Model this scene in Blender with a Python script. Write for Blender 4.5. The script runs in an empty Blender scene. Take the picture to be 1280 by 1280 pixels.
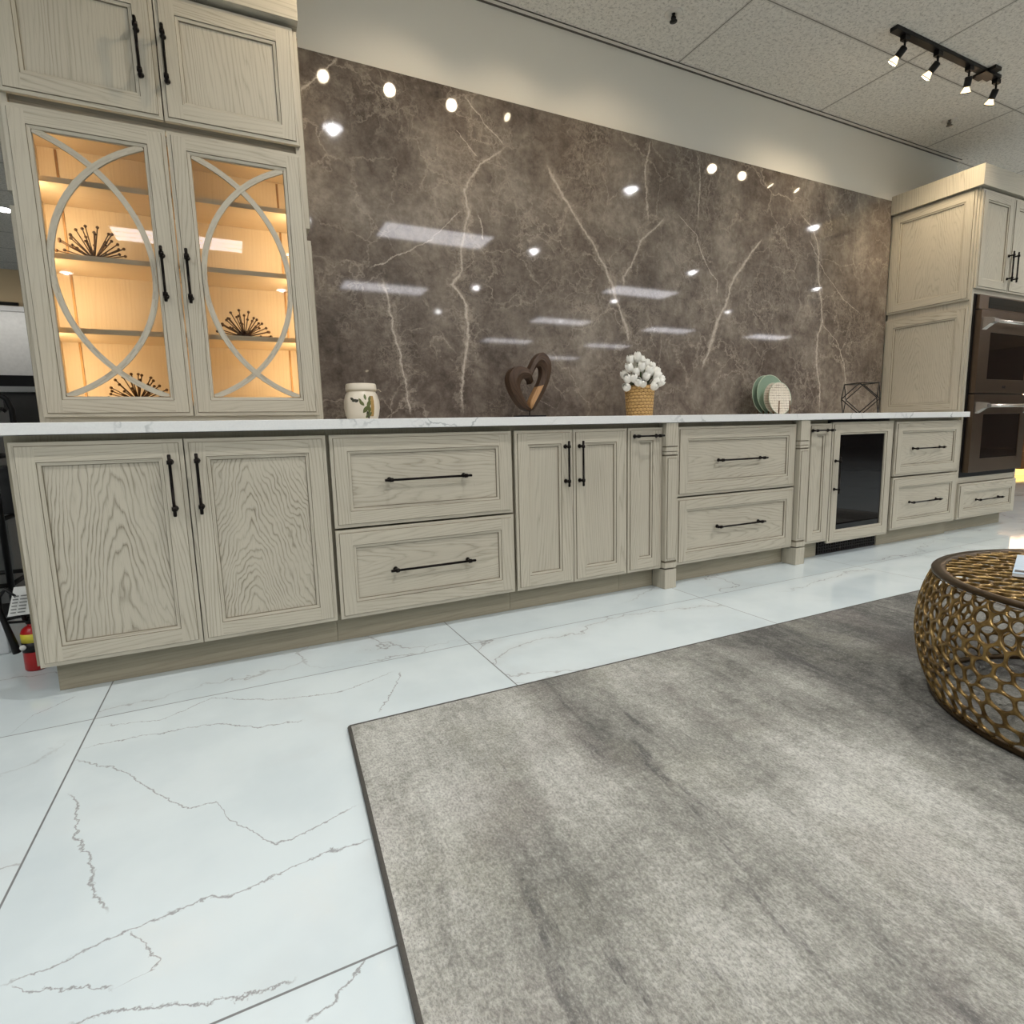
import bpy, math, random
from mathutils import Vector, Matrix
random.seed(7)
scene = bpy.context.scene
COL = scene.collection
pi = math.pi

# ------------------------------------------------------------------ colour / material helpers
def lin(c):
    return tuple(((x/255)/12.92 if x/255 <= .04045 else ((x/255+.055)/1.055)**2.4) for x in c)
def rgba(c): return (*lin(c), 1.0)

class NT:
    """small helper around a material node tree"""
    def __init__(s, name):
        s.mat = bpy.data.materials.new(name); s.mat.use_nodes = True
        s.t = s.mat.node_tree; s.t.nodes.clear()
        s.out = s.t.nodes.new('ShaderNodeOutputMaterial')
    def n(s, typ, **kw):
        nd = s.t.nodes.new(typ)
        for k, v in kw.items(): setattr(nd, k, v)
        return nd
    def put(s, sock, v):
        if isinstance(v, bpy.types.NodeSocket): s.t.links.new(v, sock)
        elif v is not None: sock.default_value = v
    def m(s, op, a, b=None, c=None, clamp=False):
        nd = s.n('ShaderNodeMath', operation=op); nd.use_clamp = clamp
        for i, v in enumerate((a, b, c)):
            if v is not None: s.put(nd.inputs[i], v)
        return nd.outputs[0]
    def smooth(s, v, lo, hi, a=0.0, b=1.0):
        nd = s.n('ShaderNodeMapRange', interpolation_type='SMOOTHSTEP')
        s.put(nd.inputs[0], v)
        for i, q in enumerate((lo, hi, a, b)): s.put(nd.inputs[i+1], q)
        return nd.outputs[0]
    def mix(s, f, a, b, blend='MIX'):
        nd = s.n('ShaderNodeMix', data_type='RGBA', blend_type=blend)
        s.put(nd.inputs[0], f); s.put(nd.inputs[6], a); s.put(nd.inputs[7], b)
        return nd.outputs[2]
    def noise(s, vec, scale, detail=4, rough=.55, dist=0.0):
        nd = s.n('ShaderNodeTexNoise'); s.put(nd.inputs['Vector'], vec)
        nd.inputs['Scale'].default_value = scale; nd.inputs['Detail'].default_value = detail
        nd.inputs['Roughness'].default_value = rough; nd.inputs['Distortion'].default_value = dist
        return nd.outputs['Fac'], nd.outputs['Color']
    def voro(s, vec, scale, feature='DISTANCE_TO_EDGE'):
        nd = s.n('ShaderNodeTexVoronoi', feature=feature); s.put(nd.inputs['Vector'], vec)
        nd.inputs['Scale'].default_value = scale
        return nd.outputs['Distance']
    def mapping(s, vec, loc=(0,0,0), rot=(0,0,0), sc=(1,1,1)):
        nd = s.n('ShaderNodeMapping'); s.put(nd.inputs[0], vec)
        nd.inputs[1].default_value = loc; nd.inputs[2].default_value = rot; nd.inputs[3].default_value = sc
        return nd.outputs[0]
    def obj(s): return s.n('ShaderNodeTexCoord').outputs['Object']
    def world(s): return s.n('ShaderNodeNewGeometry').outputs['Position']
    def uv(s): return s.n('ShaderNodeTexCoord').outputs['UV']
    def sep(s, v):
        nd = s.n('ShaderNodeSeparateXYZ'); s.put(nd.inputs[0], v); return nd.outputs[0], nd.outputs[1], nd.outputs[2]
    def comb(s, x, y, z):
        nd = s.n('ShaderNodeCombineXYZ')
        for i, v in enumerate((x, y, z)): s.put(nd.inputs[i], v)
        return nd.outputs[0]
    def vadd(s, a, b, op='ADD'):
        nd = s.n('ShaderNodeVectorMath', operation=op); s.put(nd.inputs[0], a); s.put(nd.inputs[1], b); return nd.outputs[0]
    def vscale(s, a, f):
        nd = s.n('ShaderNodeVectorMath', operation='SCALE'); s.put(nd.inputs[0], a); s.put(nd.inputs[3], f); return nd.outputs[0]
    def ramp(s, f, stops):
        nd = s.n('ShaderNodeValToRGB'); s.put(nd.inputs[0], f)
        cr = nd.color_ramp
        while len(cr.elements) < len(stops): cr.elements.new(.5)
        for e, (p, c) in zip(cr.elements, stops): e.position = p; e.color = c if len(c) == 4 else rgba(c)
        return nd.outputs[0]
    def bump(s, h, strength=.3, dist=.01):
        nd = s.n('ShaderNodeBump'); s.put(nd.inputs['Height'], h)
        nd.inputs['Strength'].default_value = strength; nd.inputs['Distance'].default_value = dist
        return nd.outputs[0]
    def curve(s, v, pts):
        nd = s.n('ShaderNodeFloatCurve'); s.put(nd.inputs['Value'], v)
        c = nd.mapping.curves[0]
        pts = sorted(pts)
        c.points[0].location = pts[0]; c.points[-1].location = pts[-1]
        for p in pts[1:-1]: c.points.new(*p)
        for p in c.points: p.handle_type = 'VECTOR'
        nd.mapping.update()
        return nd.outputs[0]
    def bsdf(s, color, rough=.5, metal=0.0, normal=None, spec=None, **kw):
        nd = s.n('ShaderNodeBsdfPrincipled')
        s.put(nd.inputs['Base Color'], color); s.put(nd.inputs['Roughness'], rough); s.put(nd.inputs['Metallic'], metal)
        if normal is not None: s.put(nd.inputs['Normal'], normal)
        if spec is not None: s.put(nd.inputs['Specular IOR Level'], spec)
        for k, v in kw.items(): s.put(nd.inputs[k.replace('_', ' ')], v)
        s.t.links.new(nd.outputs[0], s.out.inputs[0])
        return nd

def plain(name, c, rough=.5, metal=0.0, var=.12, scale=40, spec=None, bump=0.0):
    """one colour with a little procedural variation"""
    t = NT(name); f, _ = t.noise(t.obj(), scale, 3)
    l = lin(c); a = tuple(x*(1-var) for x in l)+(1,); b = tuple(min(1, x*(1+var)) for x in l)+(1,)
    nm = t.bump(f, bump, .003) if bump else None
    t.bsdf(t.mix(f, a, b), rough, metal, nm, spec)
    return t.mat

def emit(name, c, strength):
    t = NT(name); e = t.n('ShaderNodeEmission'); e.inputs[0].default_value = rgba(c); e.inputs[1].default_value = strength
    t.t.links.new(e.outputs[0], t.out.inputs[0]); return t.mat

def vein_masks(t, A, B, table, jit, width, strength=1.0):
    """table: list of (polyline in (a,b), along) where along is 0 (b as function of a) or 1. Returns a combined mask."""
    tot = None
    for pts, along, w in table:
        k = 1-along
        s_ = [p[along] for p in pts]; q = [p[k] for p in pts]
        s0, s1, q0, q1 = min(s_), max(s_), min(q)-.001, max(q)+.001
        P, Q = (A, B) if along == 0 else (B, A)
        tt = t.m('DIVIDE', t.m('SUBTRACT', P, s0), s1-s0)
        cv = t.curve(t.m('MINIMUM', t.m('MAXIMUM', tt, 0.0), 1.0), [((a-s0)/(s1-s0), (b-q0)/(q1-q0)) for a, b in zip(s_, q)])
        f = t.m('MULTIPLY_ADD', cv, q1-q0, q0)
        d = t.m('ABSOLUTE', t.m('ADD', t.m('SUBTRACT', Q, f), jit))
        mk = t.smooth(d, 0.0, t.m('MULTIPLY', width, w), 1.0, 0.0)
        inr = t.m('MULTIPLY', t.smooth(tt, -.02, .06), t.smooth(tt, .94, 1.02, 1.0, 0.0))
        mk = t.m('MULTIPLY', mk, inr)
        tot = mk if tot is None else t.m('MAXIMUM', tot, mk)
    return tot

# ------------------------------------------------------------------ materials
def wood_mat(name, base, line, pore, line_amt=.75, rough=.42):
    t = NT(name); uv = t.uv(); u, v, _ = t.sep(uv)
    n1, _ = t.noise(t.comb(t.m('MULTIPLY', u, 7.0), t.m('MULTIPLY', v, 1.6), 0.0), 1.0, 3, .55)
    n3, _ = t.noise(t.comb(t.m('MULTIPLY', u, 30.0), t.m('MULTIPLY', v, 6.0), 3.0), 1.0, 2, .5)
    rad = t.m('SQRT', t.m('ADD', t.m('MULTIPLY', u, u), .0005))
    ph = t.m('ADD', t.m('MULTIPLY', rad, 72.0), t.m('MULTIPLY', v, 12.0))
    ph = t.m('ADD', ph, t.m('MULTIPLY', n1, 9.0)); ph = t.m('ADD', ph, t.m('MULTIPLY', n3, 1.6))
    fr = t.m('FRACT', ph)
    edge = t.m('ABSOLUTE', t.m('SUBTRACT', fr, .5))
    ln = t.smooth(edge, .27, .5)
    ln2 = t.smooth(fr, .55, .98)
    n4, _ = t.noise(t.comb(t.m('MULTIPLY', u, 9.0), t.m('MULTIPLY', v, 2.5), 9.0), 1.0, 2, .5)
    amt = t.smooth(n4, .32, .68, .25, 1.0)
    pn, _ = t.noise(t.comb(t.m('MULTIPLY', u, 420.0), t.m('MULTIPLY', v, 14.0), 1.0), 1.0, 3, .6)
    pores = t.smooth(pn, .52, .72)
    cl, _ = t.noise(t.comb(t.m('MULTIPLY', u, 5.0), t.m('MULTIPLY', v, 2.0), 5.0), 1.0, 2, .5)
    b0 = lin(base)
    bc = t.mix(cl, tuple(x*.92 for x in b0)+(1,), tuple(min(1, x*1.08) for x in b0)+(1,))
    bc = t.mix(t.m('MULTIPLY', pores, .45), bc, rgba(pore))
    lm = t.m('MULTIPLY', t.m('MULTIPLY', t.m('ADD', t.m('MULTIPLY', ln, .55), t.m('MULTIPLY', ln2, .45)), amt), line_amt)
    lm = t.m('MULTIPLY', lm, t.smooth(pn, .30, .58, .45, 1.0))
    bc = t.mix(lm, bc, rgba(line))
    h = t.m('SUBTRACT', 1.0, t.m('ADD', lm, t.m('MULTIPLY', pores, .3)))
    t.bsdf(bc, rough, 0.0, t.bump(h, .12, .002), .35)
    return t.mat

OAK = wood_mat('glazed_greige_oak', (188,181,164), (120,110,93), (152,143,125), .55)
OAK_BOLD = wood_mat('bold_grained_greige_oak', (188,181,164), (112,103,86), (152,143,125), 1.0)
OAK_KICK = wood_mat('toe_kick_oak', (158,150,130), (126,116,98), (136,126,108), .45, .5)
GLAZE = plain('dark_glaze', (122,113,96), .5, var=.2, scale=60)
GAP = plain('cabinet_frame_shadowless', (150,141,121), .55, var=.08)
MAPLE = wood_mat('warm_maple_interior', (226,206,170), (204,178,136), (212,188,148), .35, .45)
BRONZE = plain('dark_bronze_metal', (30,26,24), .34, .85, var=.25)
BLACK = plain('black_metal', (18,17,17), .45, .4)

def quartz():
    t = NT('white_quartz'); o = t.obj()
    _, nc = t.noise(o, 3.0, 5, .6)
    w = t.vadd(o, t.vscale(nc, .5))
    e = t.voro(w, 3.2); n, _ = t.noise(o, 2.1, 2)
    v = t.m('MULTIPLY', t.smooth(e, 0.0, .03, 1.0, 0.0), t.smooth(n, .5, .62))
    f, _ = t.noise(o, 160, 2)
    c = t.mix(f, rgba((222,223,221)), rgba((236,236,233)))
    t.bsdf(t.mix(t.m('MULTIPLY', v, .65), c, rgba((120,126,128))), .16)
    return t.mat
QUARTZ = quartz()

SV = {
'V1':[(2.044,2.362),(1.880,2.241),(1.806,2.143),(1.782,2.091),(1.808,1.997),(1.784,1.919),(1.757,1.817),(1.746,1.691),(1.700,1.624),(1.775,1.529),(1.775,1.413),(1.769,1.316),(1.742,1.219),(1.729,1.109),(1.718,0.952)],
'V2':[(2.288,2.313),(2.333,2.230),(2.389,2.150),(2.467,2.063),(2.592,1.918),(2.723,1.726),(2.743,1.635),(2.802,1.532),(2.853,1.377)],
'V3':[(3.981,2.130),(3.837,1.977),(3.695,1.794),(3.654,1.654),(3.586,1.567),(3.520,1.357),(3.452,1.235)],
'V4':[(4.342,2.349),(4.489,2.263),(4.568,2.146),(4.579,1.999),(4.609,1.838),(4.654,1.613),(4.604,1.497),(4.603,1.321),(4.664,1.128),(4.668,0.951)],
'V5':[(3.003,2.566),(2.974,2.413),(2.976,2.237),(2.995,2.111)],
'V5b':[(3.121,2.142),(2.941,1.989),(2.881,1.875),(2.803,1.761),(2.803,1.715)],
'V6':[(3.371,2.557),(3.408,2.425),(3.404,2.170)],
'V6b':[(3.228,2.180),(3.384,2.076),(3.453,1.921),(3.577,1.802),(3.580,1.716)],
'V7':[(1.330,1.62),(1.360,1.462),(1.382,1.339),(1.405,1.217),(1.424,1.105),(1.435,0.954)],
'V8h':[(1.758,1.990),(1.574,1.821),(1.273,1.664)],
'V9':[(1.809,2.550),(1.916,2.439),(2.030,2.360)],
'V9b':[(1.745,2.383),(1.865,2.275)],
'V11h':[(0.991,2.395),(1.034,2.431),(1.120,2.514),(1.177,2.571)],
'V12':[(1.882,1.867),(1.872,1.966),(1.855,1.991)],
'V13':[(4.626,1.615),(4.823,1.490),(4.945,1.314),(4.984,1.099)],
'V14':[(4.469,2.176),(4.644,1.972),(4.893,1.791),(5.097,1.704)],
}
def stone():
    t = NT('polished_brown_grey_marble'); o = t.obj(); x, y, z = t.sep(o)
    p = t.comb(x, 0.0, z)
    n1, c1 = t.noise(p, 1.3, 6, .6); n2, _ = t.noise(p, 4.5, 7, .65); n3, _ = t.noise(p, 22, 5, .7)
    cl = t.m('ADD', t.m('ADD', t.m('MULTIPLY', n1, .45), t.m('MULTIPLY', n2, .35)), t.m('MULTIPLY', n3, .25))
    base = t.ramp(cl, [(.39, (66,58,52)), (.49, (101,91,83)), (.56, (124,114,104)), (.66, (158,149,137))])
    jn, jc = t.noise(p, 9.0, 6, .7); jit = t.m('MULTIPLY', t.m('SUBTRACT', jn, .5), .075)
    wn, _ = t.noise(p, 6.0, 3, .6); fn, _ = t.noise(p, 46.0, 5, .7)
    wid = t.m('MULTIPLY_ADD', wn, .022, .002)
    tab = [(SV[k], 0 if k.endswith('h') else 1, w) for k, w in
        [('V1',.9),('V2',1.15),('V3',1.25),('V4',.85),('V5',.7),('V5b',.9),('V6',.5),('V6b',.55),('V7',.7),('V8h',.4),('V9',.6),('V9b',.5),('V11h',.7),('V12',.5),('V13',.5),('V14',.5)]]
    big = vein_masks(t, x, z, tab, jit, wid)
    big = t.m('MULTIPLY', big, t.smooth(fn, .30, .58, .35, 1.0))
    jn2, _ = t.noise(t.vadd(p, (4, 0, 4)), 14.0, 6, .75); jit2 = t.m('MULTIPLY', t.m('SUBTRACT', jn2, .5), .34)
    feather = vein_masks(t, x, z, [q for q in tab if q[2] > .65], jit2, t.m('MULTIPLY_ADD', wn, .05, .01))
    # crackle network of pale veins
    wv = t.vadd(p, t.vscale(c1, .55)); wv = t.vadd(wv, t.vscale(jc, .13))
    e1 = t.voro(wv, 2.1); e2 = t.voro(t.vadd(wv, (5.2, 0, 1.3)), 4.6); e3 = t.voro(t.vadd(wv, (1.2, 0, 7.3)), 12.0); e4 = t.voro(t.vadd(wv, (3.2, 0, 2.3)), 26.0)
    m1, _ = t.noise(t.vadd(p, (3, 0, 9)), 1.7, 3); m2, _ = t.noise(t.vadd(p, (8, 0, 2)), 2.3, 3); m3, _ = t.noise(t.vadd(p, (1, 0, 4)), 1.9, 4); m4, _ = t.noise(t.vadd(p, (6, 0, 6)), 2.4, 4)
    k1 = t.m('MULTIPLY', t.smooth(e1, 0, .018, 1, 0), t.smooth(m1, .42, .60))
    k2 = t.m('MULTIPLY', t.smooth(e2, 0, .036, 1, 0), t.smooth(m2, .46, .60))
    k3 = t.m('MULTIPLY', t.smooth(e3, 0, .09, 1, 0), t.smooth(m3, .50, .60))
    k4 = t.m('MULTIPLY', t.smooth(e4, 0, .16, 1, 0), t.smooth(m4, .50, .60))
    net = t.m('MAXIMUM', t.m('MAXIMUM', t.m('MULTIPLY', k1, .64), t.m('MULTIPLY', k2, .54)), t.m('MAXIMUM', t.m('MULTIPLY', k3, .42), t.m('MULTIPLY', k4, .28)))
    net = t.m('MULTIPLY', net, t.smooth(fn, .28, .62, .3, 1.0))
    dk = t.m('MULTIPLY', t.smooth(e2, .0, .05, 1, 0), t.smooth(m2, .40, .52, 1, 0))
    c = t.mix(t.m('MULTIPLY', dk, .30), base, rgba((66,56,50)))
    c = t.mix(t.m('MULTIPLY', t.smooth(fn, .48, .66), .14), c, rgba((146,134,122)))
    c = t.mix(net, c, rgba((178,166,152)))
    c = t.mix(t.m('MULTIPLY', feather, .32), c, rgba((182,170,156)))
    c = t.mix(t.m('MULTIPLY', big, .80), c, rgba((202,190,176)))
    t.bsdf(c, .045, 0.0, None, .5)
    return t.mat
STONE = stone()

FV = {
'F1':[(0.142,-0.486),(0.245,-0.573),(0.300,-0.658),(0.368,-0.772),(0.433,-0.860),(0.491,-0.867),(0.521,-0.953),(0.572,-1.031),(0.609,-1.084),(0.640,-1.090),(0.700,-1.064),(0.783,-1.039)],
'F2':[(0.196,-1.211),(0.261,-1.211),(0.340,-1.194),(0.407,-1.184),(0.466,-1.176),(0.539,-1.188),(0.610,-1.177),(0.695,-1.162),(0.793,-1.162)],
'F3v':[(0.165,-0.658),(0.193,-0.698),(0.220,-0.850),(0.264,-0.952),(0.295,-1.070),(0.323,-1.125)],
'F4':[(0.310,-1.338),(0.359,-1.345),(0.418,-1.367),(0.482,-1.387),(0.548,-1.419),(0.588,-1.419),(0.617,-1.419)],
'F5':[(0.213,-1.220),(0.243,-1.250),(0.301,-1.273),(0.358,-1.306)],
'F5bv':[(0.358,-1.306),(0.405,-1.297),(0.417,-1.280),(0.411,-1.252),(0.363,-1.193)],
'F6':[(0.146,-0.417),(0.284,-0.421),(0.480,-0.452),(0.588,-0.530),(0.720,-0.557)],
'F7':[(0.154,-0.286),(0.325,-0.339),(0.464,-0.251),(0.641,-0.366),(0.848,-0.417),(1.043,-0.344)],
'F8v':[(1.068,-0.358),(1.016,-0.476),(0.935,-0.620)],
'F9':[(0.623,-1.501),(0.663,-1.482),(0.736,-1.439)],
'F10':[(-0.068,-0.228),(-0.043,-0.107),(0.048,-0.003)],
}
def floor_mat():
    t = NT('polished_white_marble_tile'); o = t.obj(); x, y, z = t.sep(o)
    tx = t.m('DIVIDE', t.m('SUBTRACT', x, .14), 1.25); ty = t.m('DIVIDE', t.m('ADD', y, .229), 1.208)
    fx = t.m('ABSOLUTE', t.m('SUBTRACT', t.m('FRACT', tx), .5)); fy = t.m('ABSOLUTE', t.m('SUBTRACT', t.m('FRACT', ty), .5))
    gr = t.m('MAXIMUM', t.smooth(fx, .4979, .4986), t.smooth(fy, .4979, .4986))
    ids = t.comb(t.m('MULTIPLY', t.m('FLOOR', tx), 3.7), t.m('MULTIPLY', t.m('FLOOR', ty), 5.3), 0.0)
    p = t.vadd(t.comb(x, y, 0.0), ids)
    n1, c1 = t.noise(p, 1.6, 5, .6); jn, jc = t.noise(p, 11.0, 6, .72)
    wv = t.vadd(t.mapping(p, rot=(0, 0, .5), sc=(.8, 1.7, 1)), t.vadd(t.vscale(c1, .7), t.vscale(jc, .09)))
    e1 = t.voro(wv, 1.05); m1, _ = t.noise(t.vadd(p, (4, 7, 0)), 1.3, 3)
    n5, _ = t.noise(p, 14, 3)
    out = t.m('SUBTRACT', 1.0, t.m('MULTIPLY', t.smooth(x, .12, .16), t.m('MULTIPLY', t.smooth(x, .83, .95, 1, 0), t.smooth(y, -.235, -.225, 1, 0))))
    k1 = t.m('MULTIPLY', t.m('MULTIPLY', t.smooth(e1, 0, .008, 1, 0), t.smooth(m1, .40, .60)), out)
    jit = t.m('MULTIPLY', t.m('SUBTRACT', jn, .5), .06)
    jf, _ = t.noise(p, 48.0, 3, .6); jit = t.m('ADD', jit, t.m('MULTIPLY', t.m('SUBTRACT', jf, .5), .020))
    wid = t.m('MULTIPLY_ADD', n5, .0074, .0003)
    big = vein_masks(t, x, y, [(v, 1 if k.endswith('v') else 0, 1.0 if k in ('F1','F2','F3v','F9') else .8) for k, v in FV.items()], jit, wid)
    n2, _ = t.noise(p, 3.0, 4)
    base = t.mix(t.smooth(n2, .35, .7), rgba((214,224,226)), rgba((204,215,218)))
    hz = t.m('MULTIPLY', t.smooth(e1, 0, .10, 1, 0), t.m('MULTIPLY', t.smooth(m1, .42, .62), .16))
    c = t.mix(hz, base, rgba((182,176,172)))
    c = t.mix(t.m('MULTIPLY', k1, .66), c, rgba((138,132,130)))
    c = t.mix(t.m('MULTIPLY', big, .78), c, rgba((132,128,128)))
    c = t.mix(gr, c, rgba((116,118,118)))
    t.bsdf(c, t.m('MULTIPLY_ADD', gr, .5, .06), 0.0, None, .5)
    return t.mat
FLOOR = floor_mat()

def rug_mat():
    t = NT('abstract_grey_rug_pile'); o = t.world(); x, y, z = t.sep(o)
    p = t.comb(x, y, 0.0)
    st = t.comb(t.m('MULTIPLY_ADD', y, -.11, x), t.m('MULTIPLY', y, .16), 0.0)
    a1, _ = t.noise(st, 3.0, 6, .62); a2, _ = t.noise(t.vadd(st, (9, 3, 0)), 14.0, 6, .7); b1, _ = t.noise(p, 2.2, 5, .6)
    f1, _ = t.noise(t.comb(x, t.m('MULTIPLY', y, .6), 0.0), 190.0, 3, .8); f2, _ = t.noise(p, 34.0, 5, .75)
    fs, _ = t.noise(t.comb(x, t.m('MULTIPLY', y, .22), 0.0), 60.0, 4, .7)
    band = t.m('MULTIPLY', t.smooth(x, 1.85, 2.45), t.smooth(y, -2.6, -1.0, .02, .15))          # the darker woven end of the design
    s = t.m('ADD', t.m('MULTIPLY', a1, .62), t.m('MULTIPLY', b1, .50))
    s = t.m('ADD', s, t.m('MULTIPLY', t.m('SUBTRACT', f2, .5), .34)); s = t.m('ADD', s, t.m('MULTIPLY', t.m('SUBTRACT', fs, .5), .20)); s = t.m('SUBTRACT', s, .035)
    s = t.m('SUBTRACT', s, band)
    c = t.ramp(s, [(.32, (99,98,94)), (.43, (139,138,131)), (.53, (172,171,162)), (.66, (214,213,205))])
    w, _ = t.noise(t.vadd(p, (2, 5, 0)), 3.1, 4)
    c = t.mix(t.m('MULTIPLY', t.smooth(w, .52, .66), .18), c, rgba((170,169,150)))
    w2, _ = t.noise(t.vadd(p, (7, 1, 0)), 2.7, 4)
    c = t.mix(t.m('MULTIPLY', t.smooth(w2, .52, .66), .22), c, rgba((154,144,140)))
    dk = t.m('MULTIPLY', t.smooth(a2, .54, .64), t.smooth(a1, .44, .58, 1, 0))
    dk = t.m('MULTIPLY', dk, t.smooth(f2, .38, .55))
    c = t.mix(t.m('MULTIPLY', dk, .75), c, rgba((86,84,85)))
    c = t.mix(t.m('MULTIPLY', t.smooth(f1, .42, .64), .46), c, rgba((92,90,88)))
    c = t.mix(t.m('MULTIPLY', t.smooth(f1, .46, .28), .34), c, rgba((220,218,212)))
    h = t.m('ADD', t.m('MULTIPLY', f1, .8), t.m('MULTIPLY', f2, .5))
    t.bsdf(c, .95, 0.0, t.bump(h, .85, .009), .1)
    return t.mat
RUG = rug_mat()
RUG_EDGE = plain('rug_binding', (92,89,84), .9, var=.3, scale=200)

def ceiling_mat():
    t = NT('mineral_fibre_ceiling_tile'); o = t.obj(); x, y, z = t.sep(o)
    fx = t.m('ABSOLUTE', t.m('SUBTRACT', t.m('FRACT', t.m('DIVIDE', t.m('SUBTRACT', x, 3.2), 1.295)), .5))
    fy = t.m('ABSOLUTE', t.m('SUBTRACT', t.m('FRACT', t.m('DIVIDE', t.m('SUBTRACT', y, .03), .61)), .5))
    ln = t.m('MAXIMUM', t.smooth(fx, .4968, .4978), t.smooth(fy, .4932, .4955))
    g = t.m('MAXIMUM', t.smooth(fx, .489, .4905), t.smooth(fy, .478, .481))
    f, _ = t.noise(o, 60, 5, .8); f2, _ = t.noise(o, 28, 3, .6)
    sp = t.m('MULTIPLY', t.smooth(f, .50, .62), .62)
    c = t.mix(sp, rgba((226,221,211)), rgba((146,140,130)))
    c = t.mix(t.m('MULTIPLY', t.smooth(f2, .45, .65), .2), c, rgba((168,161,150)))
    c = t.mix(t.m('MULTIPLY', g, .35), c, rgba((176,169,158))); c = t.mix(t.m('MULTIPLY', ln, .75), c, rgba((92,86,78)))
    t.bsdf(c, .9, 0.0, t.bump(f, .25, .004), .1)
    return t.mat
CEIL = ceiling_mat()
def paint(name, c):
    t = NT(name); f, _ = t.noise(t.obj(), 90, 3); g, _ = t.noise(t.obj(), 1.2, 2)
    l = lin(c); cc = t.mix(g, tuple(x*.95 for x in l)+(1,), tuple(min(1,x*1.04) for x in l)+(1,))
    t.bsdf(cc, .7, 0.0, t.bump(f, .05, .002), .2); return t.mat
WALL = paint('warm_white_wall_paint', (228,224,214))
WALL_BEIGE = paint('beige_wall_paint', (190,170,138))
WALL_GREY = paint('cool_grey_wall_paint', (150,150,154))
WALL_PEACH = paint('peach_wall_paint', (244,214,184))

def brass_mat():
    t = NT('antique_brass'); o = t.obj(); n, _ = t.noise(o, 24, 4, .6); n2, _ = t.noise(o, 140, 3)
    c = t.mix(t.smooth(n, .3, .7), rgba((106,84,52)), rgba((172,144,94)))
    t.bsdf(c, t.m('MULTIPLY_ADD', n2, .18, .26), .95, t.bump(n2, .12, .002)); return t.mat
BRASS = brass_mat()
BRASS_DARK = plain('dark_aged_brass', (70,56,38), .38, .85, var=.2)
STEEL = plain('brushed_stainless_steel', (120,103,88), .30, .92, var=.10, scale=12)
STEEL_LIGHT = plain('satin_steel_handle', (205,198,190), .26, .9, var=.06)
def dark_glass(name, c):
    t = NT(name); f, _ = t.noise(t.obj(), 3, 2)
    l = lin(c); t.bsdf(t.mix(f, tuple(x*.8 for x in l)+(1,), tuple(x*1.2 for x in l)+(1,)), .03, 0.0, None, .5); return t.mat
DARKGLASS = dark_glass('dark_tinted_glass', (14,12,12))
OVENGLASS = dark_glass('oven_window_glass', (22,14,10))
def clear_glass():
    t = NT('clear_cabinet_glass')
    fr = t.n('ShaderNodeFresnel'); fr.inputs[0].default_value = 1.5
    a = t.n('ShaderNodeBsdfTransparent'); b = t.n('ShaderNodeBsdfGlossy'); b.inputs['Roughness'].default_value = .02
    m = t.n('ShaderNodeMixShader'); t.t.links.new(fr.outputs[0], m.inputs[0]); t.t.links.new(a.outputs[0], m.inputs[1]); t.t.links.new(b.outputs[0], m.inputs[2])
    t.t.links.new(m.outputs[0], t.out.inputs[0]); return t.mat
GLASS = clear_glass()

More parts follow.
